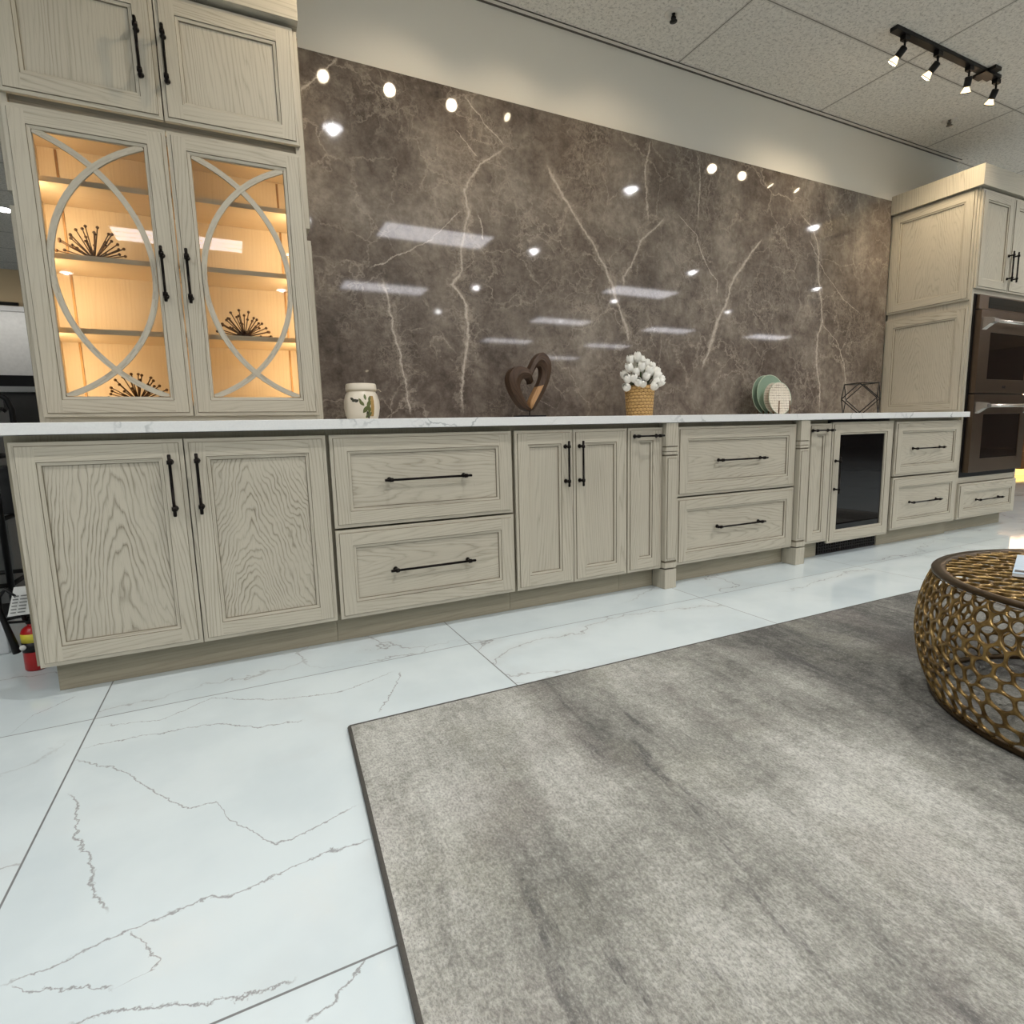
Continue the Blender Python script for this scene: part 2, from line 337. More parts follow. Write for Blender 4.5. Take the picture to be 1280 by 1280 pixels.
# ------------------------------------------------------------------ mesh builder
class MB:
    def __init__(s): s.v = []; s.f = []; s.m = []; s.uv = []; s.sm = []
    def face(s, pts, mi=0, uvs=None, smooth=False):
        b = len(s.v); s.v += [tuple(p) for p in pts]; s.f.append(list(range(b, b+len(pts)))); s.m.append(mi)
        s.uv.append(uvs or [(p[0], p[2]) for p in pts]); s.sm.append(smooth)
    def gface(s, pts, grain, mi=0, off=None):
        """planar face with wood grain along axis 'grain' (0,1,2); off=(u,v,vscale)"""
        n = (Vector(pts[1])-Vector(pts[0])).cross(Vector(pts[2])-Vector(pts[0]))
        na = max(range(3), key=lambda i: abs(n[i]))
        g = grain if grain != na else (2 if na != 2 else 0)
        u = [i for i in range(3) if i not in (na, g)][0]
        o = off or (random.uniform(.2, .5), random.uniform(0, 20), .25)
        s.face(pts, mi, [(p[u]-o[0], (p[g]*o[2]+o[1])) for p in pts])
    def box(s, x0, x1, y0, y1, z0, z1, mi=0, grain=2, off=None):
        o = off or (random.uniform(.2, .5)+(x0+x1)/2, random.uniform(0, 20), .25)
        P = lambda i: ((x0, x1)[i & 1], (y0, y1)[i >> 1 & 1], (z0, z1)[i >> 2 & 1])
        for q in ((0,1,5,4), (3,2,6,7), (2,0,4,6), (1,3,7,5), (4,5,7,6), (2,3,1,0)):
            s.gface([P(i) for i in q], grain, mi, o)
    def obox(s, c, ax, mi=0):
        """oriented box: centre and three half-axis vectors"""
        c = Vector(c); a = [Vector(q) for q in ax]
        P = lambda i: c+(1 if i&1 else -1)*a[0]+(1 if i>>1&1 else -1)*a[1]+(1 if i>>2&1 else -1)*a[2]
        for q in ((0,1,5,4), (3,2,6,7), (2,0,4,6), (1,3,7,5), (4,5,7,6), (2,3,1,0)): s.face([P(i) for i in q], mi)
    def tube(s, pts, r, seg=10, mi=0, closed=False, cap=True):
        pts = [Vector(p) for p in pts]; n = len(pts); rs = r if isinstance(r, (list, tuple)) else [r]*n
        rings = []; prev = None
        for i, p in enumerate(pts):
            if closed: d = pts[(i+1) % n]-pts[i-1]
            else: d = pts[min(i+1, n-1)]-pts[max(i-1, 0)]
            d.normalize()
            if prev is None:
                a = Vector((0, 0, 1)) if abs(d.z) < .9 else Vector((1, 0, 0)); x = d.cross(a).normalized()
            else:
                x = prev-d*prev.dot(d); x = x.normalized() if x.length > 1e-6 else d.orthogonal().normalized()
            prev = x; y = d.cross(x)
            rings.append([p+rs[i]*(math.cos(2*pi*k/seg)*x+math.sin(2*pi*k/seg)*y) for k in range(seg)])
        b = len(s.v)
        for rg in rings: s.v += [tuple(q) for q in rg]
        def add(idx, sm=True):
            s.f.append(idx); s.m.append(mi); s.uv.append([(s.v[i][0], s.v[i][2]) for i in idx]); s.sm.append(sm)
        for i in range(n if closed else n-1):
            j = (i+1) % n
            for k in range(seg):
                l = (k+1) % seg
                add([b+i*seg+k, b+i*seg+l, b+j*seg+l, b+j*seg+k])
        if cap and not closed:
            add([b+k for k in range(seg)][::-1], False); add([b+(n-1)*seg+k for k in range(seg)], False)
    def lathe(s, prof, c, seg=40, mi=0, smooth=True):
        b = len(s.v); n = len(prof)
        for r, z in prof:
            for k in range(seg):
                a = 2*pi*k/seg; s.v.append((c[0]+r*math.cos(a), c[1]+r*math.sin(a), c[2]+z))
        for i in range(n-1):
            for k in range(seg):
                l = (k+1) % seg; idx = [b+i*seg+k, b+i*seg+l, b+(i+1)*seg+l, b+(i+1)*seg+k]
                s.f.append(idx); s.m.append(mi); s.uv.append([(k/seg, prof[i][1]), ((k+1)/seg, prof[i][1]), ((k+1)/seg, prof[i+1][1]), (k/seg, prof[i+1][1])]); s.sm.append(smooth)
    def extrude(s, poly, y0, y1, mi=0, mi_side=None):
        """poly: list of (x,z), extruded along y"""
        n = len(poly)
        s.face([(x, y0, z) for x, z in poly], mi); s.face([(x, y1, z) for x, z in poly][::-1], mi)
        for i in range(n):
            a, b_ = poly[i], poly[(i+1) % n]
            s.face([(a[0], y0, a[1]), (a[0], y1, a[1]), (b_[0], y1, b_[1]), (b_[0], y0, b_[1])], mi if mi_side is None else mi_side)
    def build(s, name, mats, parent=None, loc=None, merge=False, bevel=0.0):
        off = Vector(loc) if loc is not None else Vector((0, 0, 0))
        if parent is not None: off = world_off(parent)
        me = bpy.data.meshes.new(name)
        me.from_pydata([tuple(Vector(p)-off) for p in s.v], [], s.f)
        for mt in (mats if isinstance(mats, (list, tuple)) else [mats]): me.materials.append(mt)
        me.polygons.foreach_set('material_index', s.m); me.polygons.foreach_set('use_smooth', s.sm)
        ul = me.uv_layers.new(name='UVMap')
        fl = [c for f in s.uv for q in f for c in q]; ul.data.foreach_set('uv', fl)
        me.validate(); me.update()
        o = bpy.data.objects.new(name, me); COL.objects.link(o)
        if parent is not None: o.parent = parent
        else: o.location = off
        if merge or bevel:
            w = o.modifiers.new('weld', 'WELD'); w.merge_threshold = 1e-5
        if bevel:
            bv = o.modifiers.new('bevel', 'BEVEL'); bv.width = bevel; bv.segments = 2; bv.limit_method = 'ANGLE'
        return o

def world_off(o):
    v = Vector((0, 0, 0))
    while o is not None: v += o.location; o = o.parent
    return v
def tag(o, label, cat, group=None, kind=None):
    o['label'] = label; o['category'] = cat
    if group: o['group'] = group
    if kind: o['kind'] = kind
    return o
def thing(name, loc, label, cat, group=None):
    o = bpy.data.objects.new(name, None); COL.objects.link(o); o.location = loc; o.empty_display_size = .1
    return tag(o, label, cat, group)
def struct(name, mb, mat):
    o = mb.build(name, mat); o['kind'] = 'structure'; return o
def lamp(name, kind, loc, energy, color, parent=None, target=None, **kw):
    d = bpy.data.lights.new(name, kind); d.energy = energy; d.color = color
    for k, v in kw.items(): setattr(d, k, v)
    o = bpy.data.objects.new(name, d); COL.objects.link(o)
    o.location = Vector(loc)-(world_off(parent) if parent else Vector((0, 0, 0)))
    if parent: o.parent = parent
    if target is not None: o.rotation_euler = (Vector(target)-Vector(loc)).to_track_quat('-Z', 'Y').to_euler()
    return o

# ------------------------------------------------------------------ the room
CZ = 3.033
YS = .62          # face of the stone
b = MB(); b.face([(-9,-17,0),(22,-17,0),(22,10,0),(-9,10,0)]); struct('floor', b, FLOOR)
b = MB(); b.face([(-9,10,CZ),(22,10,CZ),(22,-17,CZ),(-9,-17,CZ)]); struct('ceiling', b, CEIL)
b = MB(); b.box(-.03, 6.315, .64, .76, 0, CZ-.001); struct('wall_back', b, WALL)
b = MB(); b.box(-9, 22, -17.2, -17, 0, CZ); struct('wall_front', b, WALL_GREY)
b = MB(); b.box(-9.2, -9, -17, 10, 0, CZ); struct('wall_left', b, WALL_GREY)
b = MB(); b.box(22, 22.2, -17, 10, 0, CZ); struct('wall_right', b, WALL_GREY)
b = MB(); b.box(-9, 22, 10, 10.2, 0, CZ); struct('wall_far', b, WALL_GREY)
# perimeter ceiling angle along the stone wall
TRIM_DARK = plain('dark_ceiling_angle', (84,78,70), .6)
TRIM_LIGHT = plain('pale_ceiling_angle', (214,208,198), .6)
b = MB(); b.box(-.03, 6.315, .628, .64, CZ-.006, CZ-.001); struct('trim_1', b, TRIM_DARK)
b = MB(); b.box(-.03, 6.315, .606, .6275, CZ-.004, CZ-.001); struct('trim_2', b, TRIM_LIGHT)
b = MB(); b.box(-.03, 6.315, .6015, .605, CZ-.005, CZ-.001); struct('trim_3', b, TRIM_DARK)

# polished stone slab on the wall
b = MB(); b.box(-.02, 5.425, YS, .639, .003, 2.579)
tag(b.build('stone_backsplash', STONE), 'large polished grey brown marble slab with pale veins on the wall', 'backsplash')

# ------------------------------------------------------------------ shaker fronts
FR = .064
def rect_ring(b, R0, R1, y0, y1, mi, vert_grain=True, off=None):
    """ring between two nested rectangles (x0,x1,z0,z1) on the plane facing -y at depths y0 and y1"""
    a = [(R0[0], y0, R0[2]), (R0[1], y0, R0[2]), (R0[1], y0, R0[3]), (R0[0], y0, R0[3])]
    c = [(R1[0], y1, R1[2]), (R1[1], y1, R1[2]), (R1[1], y1, R1[3]), (R1[0], y1, R1[3])]
    for i in range(4):
        j = (i+1) % 4
        b.gface([a[i], a[j], c[j], c[i]], 0 if i % 2 == 0 else 2, mi, off)
def ins(R, d): return (R[0]+d, R[1]-d, R[2]+d, R[3]-d)
def shaker(b, x0, x1, z0, z1, y=0.0, t=.02, fr=FR, grain=2, opening=False, ou=None, pitch=1.0, pm=0):
    """framed front facing -y; mats 0 oak, 1 glaze"""
    R = (x0, x1, z0, z1)
    # sides and back
    Rb = R
    b.gface([(x0,y+t,z0),(x0,y+.0045,z0),(x0,y+.0045,z1),(x0,y+t,z1)][::-1], 2); b.gface([(x1,y+.0045,z0),(x1,y+t,z0),(x1,y+t,z1),(x1,y+.0045,z1)], 2)
    b.gface([(x0,y+.0045,z1),(x1,y+.0045,z1),(x1,y+t,z1),(x0,y+t,z1)], 0); b.gface([(x0,y+t,z0),(x1,y+t,z0),(x1,y+.0045,z0),(x0,y+.0045,z0)], 0)
    r1 = ins(R, .0125); r2 = ins(R, .0145); r3 = ins(R, fr); r4 = ins(R, fr+.0018); r5 = ins(R, fr+.0120); r6 = ins(R, fr+.0140)
    ob = (random.uniform(.2,.5), random.uniform(0,20), .25)
    rect_ring(b, R, r1, y+.0045, y+.004, 0, off=ob)
    rect_ring(b, r1, r2, y+.004, y, 1)
    # stiles run full height, rails between them
    xi0, xi1, zi0, zi1 = r2; xa, xb, za, zb = r3
    for (p, q) in ((xi0, xa), (xb, xi1)):
        b.gface([(p,y,zi0),(q,y,zi0),(q,y,zi1),(p,y,zi1)], 2, 0, ((p+q)/2+random.choice((-1,1))*random.uniform(.03,.16), random.uniform(0,20), .4))
    for (p, q) in ((zi0, za), (zb, zi1)):
        b.gface([(xa,y,p),(xb,y,p),(xb,y,q),(xa,y,q)], 0, 0, ((p+q)/2+random.choice((-1,1))*random.uniform(.03,.16), random.uniform(0,20), .4))
    rect_ring(b, r3, r4, y, y+.003, 1)
    rect_ring(b, r4, r5, y+.003, y+.0045, 0)
    if opening:
        rect_ring(b, r5, r6, y+.0045, y+.012, 0); rect_ring(b, r6, ins(R, fr+.0141), y+.012, y+t, 0)
        # back of the frame
        Ri = ins(R, fr+.0141)
        for (p0, p1, q0, q1) in ((x0, Ri[0], z0, z1), (Ri[1], x1, z0, z1)): b.gface([(p1,y+t,q0),(p0,y+t,q0),(p0,y+t,q1),(p1,y+t,q1)], 2)
        for (q0, q1) in ((z0, Ri[2]), (Ri[3], z1)): b.gface([(Ri[1],y+t,q0),(Ri[0],y+t,q0),(Ri[0],y+t,q1),(Ri[1],y+t,q1)], 0)
        return Ri
    rect_ring(b, r5, r6, y+.0045, y+.0105, 1)
    cx, cz = (r6[0]+r6[1])/2, (r6[2]+r6[3])/2
    o = (cx+(ou if ou is not None else random.uniform(-.06,.06)), random.uniform(0,20), pitch) if grain == 2 else (cz+random.uniform(-.06,.06), random.uniform(0,20), pitch*.6)
    b.gface([(r6[0],y+.0105,r6[2]),(r6[1],y+.0105,r6[2]),(r6[1],y+.0105,r6[3]),(r6[0],y+.0105,r6[3])], grain, pm, o)
    b.gface([(x1,y+t,z0),(x0,y+t,z0),(x0,y+t,z1),(x1,y+t,z1)], 2)
    return r6

def pull(parent, c, L, axis, y=0.0, r=.0052):
    """bar pull with collars and tapered posts; c=(x,z) centre, axis 'x' or 'z', sticks out to -y"""
    b = MB(); yb = y-.034
    P = lambda t: (c[0]+t, yb, c[1]) if axis == 'x' else (c[0], yb, c[1]+t)
    h = L/2; pt = h-.026 if L > .18 else h-.02
    b.tube([P(-h), P(-h+.004), P(-pt-.006), P(-pt-.006), P(-pt+.008), P(-pt+.008), P(pt-.008), P(pt-.008), P(pt+.006), P(pt+.006), P(h-.004), P(h)],
           [r*.9, r*1.15, r*1.1, r*1.7, r*1.7, r, r, r*1.7, r*1.7, r*1.1, r*1.15, r*.9], 10)
    for s in (-1, 1):
        q = P(s*pt)
        b.tube([(q[0], yb, q[2]), (q[0], y-.012, q[2]), (q[0], y-.005, q[2]), (q[0], y-.001, q[2])], [r*1.1, r*1.0, r*1.9, r*2.1], 10)
    return b.build('handle', BRONZE, parent)

def front(parent, name, x0, x1, z0, z1, handle, y=0.0, grain=2, label=None, fr=FR, ou=None, pitch=1.0, L=.215, bold=False):
    """door or drawer front with its handle; handle: ('z', x, zc) or ('x', xc, z)"""
    b = MB(); shaker(b, x0, x1, z0, z1, y, grain=grain, fr=fr, ou=ou, pitch=pitch, pm=2 if bold else 0)
    o = b.build(name, [OAK, GLAZE, OAK_BOLD], parent)
    if handle: pull(o, (handle[1], handle[2]), handle[3] if len(handle) > 3 else L, handle[0], y)
    return o

KY = .075
def carcass(parent, x0, x1, z0=.112, z1=.875, y0=.036, y1=.615, kx0=None, kx1=None, kick=True):
    b = MB(); b.box(x0, x1, y0, y1, z0, z1); b.build('body', OAK_KICK, parent)
    if kick:
        b = MB(); b.box(kx0 if kx0 is not None else x0, kx1 if kx1 is not None else x1, KY, KY+.02, 0.001, z0-.0005, grain=0)
        b.build('toe_kick', OAK_KICK, parent)

ZT, ZB = .854, .113
# A: two-door base cabinet under the hutch
t = thing('base_cabinet', (.44, .3, 0), 'greige oak two-door base cabinet under the glass-front hutch', 'cabinet')
carcass(t, -.052, .921, kx0=-.012)
front(t, 'door', -.036, .4385, ZB, ZT, ('z', .3965, .694), ou=.03, pitch=1.0, bold=True)
front(t, 'door', .4425, .917, ZB, ZT, ('z', .478, .695), ou=-.05, pitch=1.9, bold=True)
# B: two-drawer base
t = thing('drawer_cabinet', (1.32, .3, 0), 'two-drawer oak base cabinet below the ceramic jar and wooden heart', 'cabinet')
carcass(t, .9225, 1.7225)
front(t, 'drawer', .931, 1.716, .486, ZT, ('x', 1.318, .669, .376), grain=0)
front(t, 'drawer', .931, 1.718, ZB, .477, ('x', 1.323, .295, .376), grain=0)
# C: narrow two-door base
t = thing('base_cabinet', (2.04, .3, 0), 'narrow two-door oak base cabinet right of the wooden heart', 'cabinet')
carcass(t, 1.724, 2.362)
front(t, 'door', 1.733, 2.0395, ZB, ZT, ('z', 1.997, .694), ou=.3, pitch=.3)
front(t, 'door', 2.0435, 2.358, ZB, ZT, ('z', 2.076, .693), ou=-.3, pitch=.3)
# D: pull-out
t = thing('pullout_cabinet', (2.48, .3, 0), 'slim pull-out oak cabinet left of the first carved post, under the tulips', 'cabinet')
carcass(t, 2.3635, 2.587)
front(t, 'door', 2.366, 2.586, ZB, ZT, ('x', 2.472, .812, .19), ou=.2, pitch=.3)
# carved posts
def post(x0, x1, label):
    t = thing('carved_post', ((x0+x1)/2, .0, 0), label, 'post')
    b = MB(); y = -.023; yb = .0355
    b.box(x0, x1, y, yb, .757, .8755)                       # upper block
    b.box(x0, x1, y, yb, .7135, .7270); b.box(x0, x1, y, yb, .7305, .7515)
    b.box(x0, x1, y, yb, .1525-.0, .705)
    b.box(x0, x1, y, yb, .113, .1405)
    b.box(x0+.004, x1-.004, y+.006, yb, .1130, .8740, 1)   # recessed core seen in the grooves
    # reeded shaft edge line
    b.build('shaft', [OAK, GLAZE], t)
    b2 = MB(); b2.box(x0+.0095, x1-.0095, y-.0009, y-.0002, .1625, .6945, 1); b2.box(x0+.012, x1-.012, y-.004, y-.0010, .165, .692); b2.build('raised_panel', [OAK, GLAZE], t)
    b3 = MB(); b3.box(x0, x1, y, KY-.0005, .001, .1045); b3.build('foot', OAK, t)
    return t
post(2.589, 2.667, 'carved square oak post between the slim pull-out and the middle drawers')
# E: wide drawers
t = thing('drawer_cabinet', (3.15, .3, 0), 'wide two-drawer oak cabinet between the two carved posts', 'cabinet')
carcass(t, 2.668, 3.611)
front(t, 'drawer', 2.689, 3.606, .486, ZT, ('x', 3.139, .669, .376), grain=0)
front(t, 'drawer', 2.690, 3.606, ZB, .4765, ('x', 3.140, .301, .376), grain=0)
post(3.613, 3.691, 'carved square oak post left of the glass-door wine cooler')
# F: second pull-out
t = thing('pullout_cabinet', (3.83, .3, 0), 'slim pull-out oak cabinet beside the wine cooler', 'cabinet')
carcass(t, 3.692, 3.934, kx1=3.934)
front(t, 'door', 3.722, 3.932, ZB, ZT, ('x', 3.815, .812, .19), ou=.2, pitch=.3)
# wine cooler
t = thing('wine_cooler', (4.255, .3, 0), 'built-in wine cooler with oak-framed dark glass door', 'wine cooler')
b = MB(); b.box(3.938, 4.570, .036, .60, .095, .872); b.build('body', BLACK, t)
b = MB(); Ri = shaker(b, 3.940, 4.566, .095, .860, 0.0, opening=True, fr=.066); d = b.build('door', [OAK, GLAZE], t)
b = MB(); b.box(Ri[0]+.0006, Ri[1]-.0006, .013, .0185, Ri[2]+.0006, Ri[3]-.0006); b.build('glass_pane', DARKGLASS, d)
pull(d, (3.974, .530), .23, 'z', 0.0)
b = MB(); b.box(3.942, 4.566, KY+.01, KY+.02, .002, .093)
for i in range(25):
    xx = 3.956+i*.0248; b.box(xx, xx+.009, KY, KY+.0099, .012, .085)
for z in (.03, .05, .07): b.box(3.95, 4.558, KY-.001, KY+.004, z, z+.005)
b.build('grille', plain('dark_grille', (40,36,33), .5, .3), t)
# H: drawers
t = thing('drawer_cabinet', (4.98, .3, 0), 'two-drawer oak base cabinet right of the wine cooler', 'cabinet')
carcass(t, 4.5715, 5.423)
front(t, 'drawer', 4.601, 5.385, .486, ZT, ('x', 4.953, .669, .376), grain=0)
front(t, 'drawer', 4.600, 5.388, ZB, .475, ('x', 4.957, .297, .376), grain=0)

# countertop
b = MB(); b.box(-.15, 5.424, -.03, .6195, .8765, .914)
tag(b.build('countertop', QUARTZ, bevel=.002), 'long white quartz worktop with faint grey veins over the base cabinets', 'countertop')

# ------------------------------------------------------------------ oven tower
TX0, TX1, TY = 5.4475, 6.318, .034
t = thing('oven_tower_cabinet', (5.88, .33, 0), 'tall oak tower cabinet housing the double oven', 'cabinet')
b = MB()
b.box(TX0, TX0+.02, TY+.021, .615, .112, 2.47); b.box(TX1-.02, TX1, TY+.021, .615, .112, 2.47)
b.box(TX0+.0201, TX1-.0201, .60, .614, .112, 2.47)
for z in (.112, .385, 1.768, 2.45): b.box(TX0+.0201, TX1-.0201, TY+.021, .599, z, z+.02, grain=0)
b.build('body', OAK, t)
b = MB()   # face frame around the oven
b.box(TX0, 5.472, TY, TY+.0205, .112, 2.47); b.box(6.297, TX1, TY, TY+.0205, .112, 2.47)
b.box(5.4725, 6.2965, TY+.004, TY+.0205, .381, .424, grain=0); b.box(5.4725, 6.2965, TY, TY+.0205, 1.757, 1.79, grain=0)
b.build('face_frame', OAK, t)
b = MB(); b.box(TX0+.01, TX1-.02, KY+.03, KY+.05, .001, .1115, grain=0); b.build('toe_kick', OAK_KICK, t)
front(t, 'drawer', 5.463, 6.300, .110, .377, ('x', 5.860, .246, .376), y=TY-.0205, grain=0)
front(t, 'door', 5.455, 5.884, 1.79, 2.455, ('z', 5.853, 1.965), y=TY-.0205)
front(t, 'door', 5.888, 6.313, 1.79, 2.455, ('z', 5.921, 1.965), y=TY-.0205)
# applied side panels facing -x
def rotz(b, px, py, ang):
    ca, sa = math.cos(ang), math.sin(ang)
    b.v = [(px+(x-px)*ca-(y-py)*sa, py+(x-px)*sa+(y-py)*ca, z) for x, y, z in b.v]
def side_panel(parent, x, ya, yb, z0, z1, facing=-1):
    """framed panel on a side; facing -1 looks to -x (outer face at x), +1 looks to +x"""
    b = MB(); w = yb-ya
    shaker(b, 0, w, z0, z1, 0.0, .019)
    if facing < 0: b.v = [(x+y, yb-xx, z) for xx, y, z in b.v]
    else: b.v = [(x-y, ya+xx, z) for xx, y, z in b.v]
    return b.build('side_panel', [OAK, GLAZE], parent)
side_panel(t, TX0-.0195, .046, .618, 1.712, 2.462)
side_panel(t, TX0-.0195, .046, .618, .918, 1.665)
b = MB(); b.box(5.409, 6.345, .000, .618, 2.4705, 2.607, grain=0); b.build('crown', OAK, t)

# double wall oven
t = thing('double_oven', (5.885, .2, .43), 'stainless double wall oven with dark glass windows in the tall cabinet', 'oven')
OY = TY
b = MB(); b.box(5.4735, 6.2955, OY-.004, .55, .426, 1.755); b.build('body', BLACK, t)
b = MB(); b.box(5.502, 6.288, OY-.026, OY-.0045, 1.648, 1.749); b.build('control_panel', STEEL, t, bevel=.002)
b = MB(); b.box(5.628, 6.235, OY-.0285, OY-.0262, 1.660, 1.738); b.build('display', DARKGLASS, t)
def oven_door(z0, z1, g0, g1, name, logo=False):
    b = MB(); x0, x1 = 5.502, 6.288; y0, y1 = OY-.045, OY-.0045; gx0, gx1 = 5.645, 6.196
    for (a, c, e, f) in ((x0, gx0, z0, z1), (gx1, x1, z0, z1), (gx0, gx1, z0, g0), (gx0, gx1, g1, z1)): b.box(a, c, y0, y1, e, f)
    d = b.build('oven_door', STEEL, t, bevel=.0015)
    b = MB(); b.box(gx0+.001, gx1-.001, y0+.004, y0+.010, g0+.001, g1-.001); b.build('window', OVENGLASS, d)
    zc = z1-.085
    b = MB()
    b.tube([(x0+.06, y0-.058, zc), (x1-.06, y0-.058, zc)], .0125, 14)
    b.build('handle', STEEL_LIGHT, d)
    for xx, s in ((x0+.045, 1), (x1-.045, -1)):       # wedge brackets
        b = MB(); w = .030
        pts = [(y0-.001, zc-.055), (y0-.001, zc+.030), (y0-.055, zc+.022), (y0-.076, zc+.010), (y0-.076, zc-.012), (y0-.05, zc-.020)]
        A = [(xx-w, p, q) for p, q in pts]; B = [(xx+w, p, q) for p, q in pts]
        b.face(A[::-1]); b.face(B)
        for i in range(len(pts)): j = (i+1) % len(pts); b.face([A[i], A[j], B[j], B[i]])
        b.build('bracket', STEEL_LIGHT, d)
    if logo:
        b = MB()
        for k, (dx, w) in enumerate(((-.022, .007), (-.010, .003), (0, .006), (.013, .007))):
            b.box(5.90+dx, 5.90+dx+w*1.4, y0-.0012, y0-.0002, z0+.036, z0+.056)
        b.build('emblem', BLACK, d)
    return d
oven_door(1.050, 1.640, 1.150, 1.487, 'upper', True)
oven_door(.463, 1.040, .562, .897, 'lower')

# ------------------------------------------------------------------ glass-front hutch
HY = .30
HX0, HX1 = -.008, .945
t = thing('display_hutch', (.468, .45, .914), 'tall oak hutch with arched-mullion glass doors and lit shelves', 'hutch')
b = MB()
b.box(HX0, HX0+.018, HY+.0205, .616, .916, 2.458); b.box(HX1-.018, HX1, HY+.0205, .616, .916, 2.458)
b.box(HX0+.0185, HX1-.0185, HY+.041, .615, 2.001, 2.019, grain=0); b.box(HX0+.0185, HX1-.0185, HY+.0205, .615, 2.44, 2.458, grain=0)
b.box(HX0+.0185, HX1-.0185, HY+.048, HY+.060, 1.955, 2.055, grain=0)
b.box(HX0+.0185, HX1-.0185, HY+.0205, HY+.040, .916, .985, grain=0)
b.build('body', OAK, t)
b = MB()
b.box(HX0+.0185, HX0+.0215, HY+.041, .6095, .987, 2.0); b.box(HX1-.0215, HX1-.0185, HY+.041, .6095, .987, 2.0)
b.box(HX0+.0185, HX1-.0185, .61, .6155, .987, 2.0); b.box(HX0+.022, HX1-.022, HY+.041, .609, .985, .9985, grain=0)
b.box(HX0+.022, HX1-.022, HY+.041, .609, 1.984, 2.0, grain=0)
b.build('interior_lining', MAPLE, t)
SHZ = (1.262, 1.524, 1.784)
for z in SHZ:
    b = MB(); b.box(HX0+.024, HX1-.024, .372, .608, z-.0095, z+.0095, grain=0); b.build('shelf', MAPLE, t)
# narrow standard strips at the back corners
for xx in (HX0+.075, HX1-.08):
    b = MB(); b.box(xx, xx+.008, .606, .6097, 1.0, 1.98); b.build('shelf_standard', plain('shelf_standard_metal', (150,112,62), .4, .5), t)
# vertical light strips inside the front stiles
LED = emit('warm_light_strip', (255,214,156), 14)
for xx in (HX0+.0225, HX1-.0265):
    b = MB(); b.box(xx, xx+.004, HY+.064, HY+.071, 1.01, 1.92); b.build('light_strip', LED, t)
for xx, s in ((HX0+.03, 1), (HX1-.03, -1)):
    l = lamp('hutch_light', 'AREA', (xx, HY+.075, 1.46), 2.6, (1.0, .79, .53), t, shape='RECTANGLE', size=.012, size_y=.90)
    zx = -Vector((s*.66, .75, 0)); xx_ = Vector((0, 0, 1)).cross(zx)
    l.rotation_euler = Matrix((xx_, Vector((0, 0, 1)), zx)).transposed().to_euler()
b = MB()
def glass_door(x0, x1, hx):
    b = MB(); Ri = shaker(b, x0, x1, .944, 1.988, HY, opening=True, fr=.060)
    d = b.build('glass_door', [OAK, GLAZE], t)
    b = MB(); b.box(Ri[0]+.0005, Ri[1]-.0005, HY+.0125, HY+.0155, Ri[2]+.0005, Ri[3]-.0005); b.build('glass_pane', GLASS, d)
    w, h = Ri[1]-Ri[0], Ri[3]-Ri[2]; zc = (Ri[2]+Ri[3])/2
    sag = w*.985; R = ((h/2)**2+sag**2)/(2*sag); hw = .010
    for s in (-1, 1):
        b = MB(); pts = []
        xe = Ri[0]+.006 if s < 0 else Ri[1]-.006       # the side the arc bulges to
        cx = xe+(R if s < 0 else -R)
        a1 = math.asin(min(1, (h/2)/R))
        N = 40
        for i in range(N+1):
            a = -a1+2*a1*i/N
            pts.append((a,))
        yo = HY+.0015+(.0012 if s > 0 else 0)
        for i in range(N):
            q = []
            for (a,), rr in ((pts[i], R-hw), (pts[i], R+hw), (pts[i+1], R+hw), (pts[i+1], R-hw)):
                x = cx+(-1 if s < 0 else 1)*rr*math.cos(a); z = zc+rr*math.sin(a)
                x = min(max(x, Ri[0]+.0003), Ri[1]-.0003); z = min(max(z, Ri[2]+.0003), Ri[3]-.0003); q.append((x, z))
            o = (q[0][0]+.3, 0, .2)
            F = lambda y: [(p[0], y, p[1]) for p in q]
            uv = [(.3+.02*k, i*.02) for k in (0, 1, 1, 0)]
            f0 = F(yo); f1 = F(HY+.0120)
            b.face(f0 if s > 0 else f0[::-1], 0, uv)
            b.face([f0[0], f1[0], f1[3], f0[3]], 0, uv); b.face([f0[2], f1[2], f1[1], f0[1]], 0, uv)
        b.build('arched_mullion', OAK, d)
    pull(d, (hx, 1.466), .20, 'z', HY)
glass_door(-.006, .4665, .416)
glass_door(.4705, .943, .498)
front(t, 'upper_door', -.006, .4555+.011, 2.022, 2.452, ('z', .410, 2.232, .20), y=HY, ou=.2, pitch=.4)
front(t, 'upper_door', .4705, .943, 2.022, 2.452, ('z', .492, 2.23, .20), y=HY, ou=-.2, pitch=.4)
for f_, x in ((1, HX1+.0195), (-1, HX0-.0195)):
    side_panel(t, x, HY+.023, .616, 1.712, 2.455, f_); side_panel(t, x, HY+.023, .616, .917, 1.664, f_)
b = MB(); b.box(HX0-.024, HX1+.020, HY-.02, .618, 2.4705, 2.66, grain=0); b.box(HX0, HX1, HY+.05, .617, 2.4585, 2.470, grain=0); b.build('crown', OAK, t)

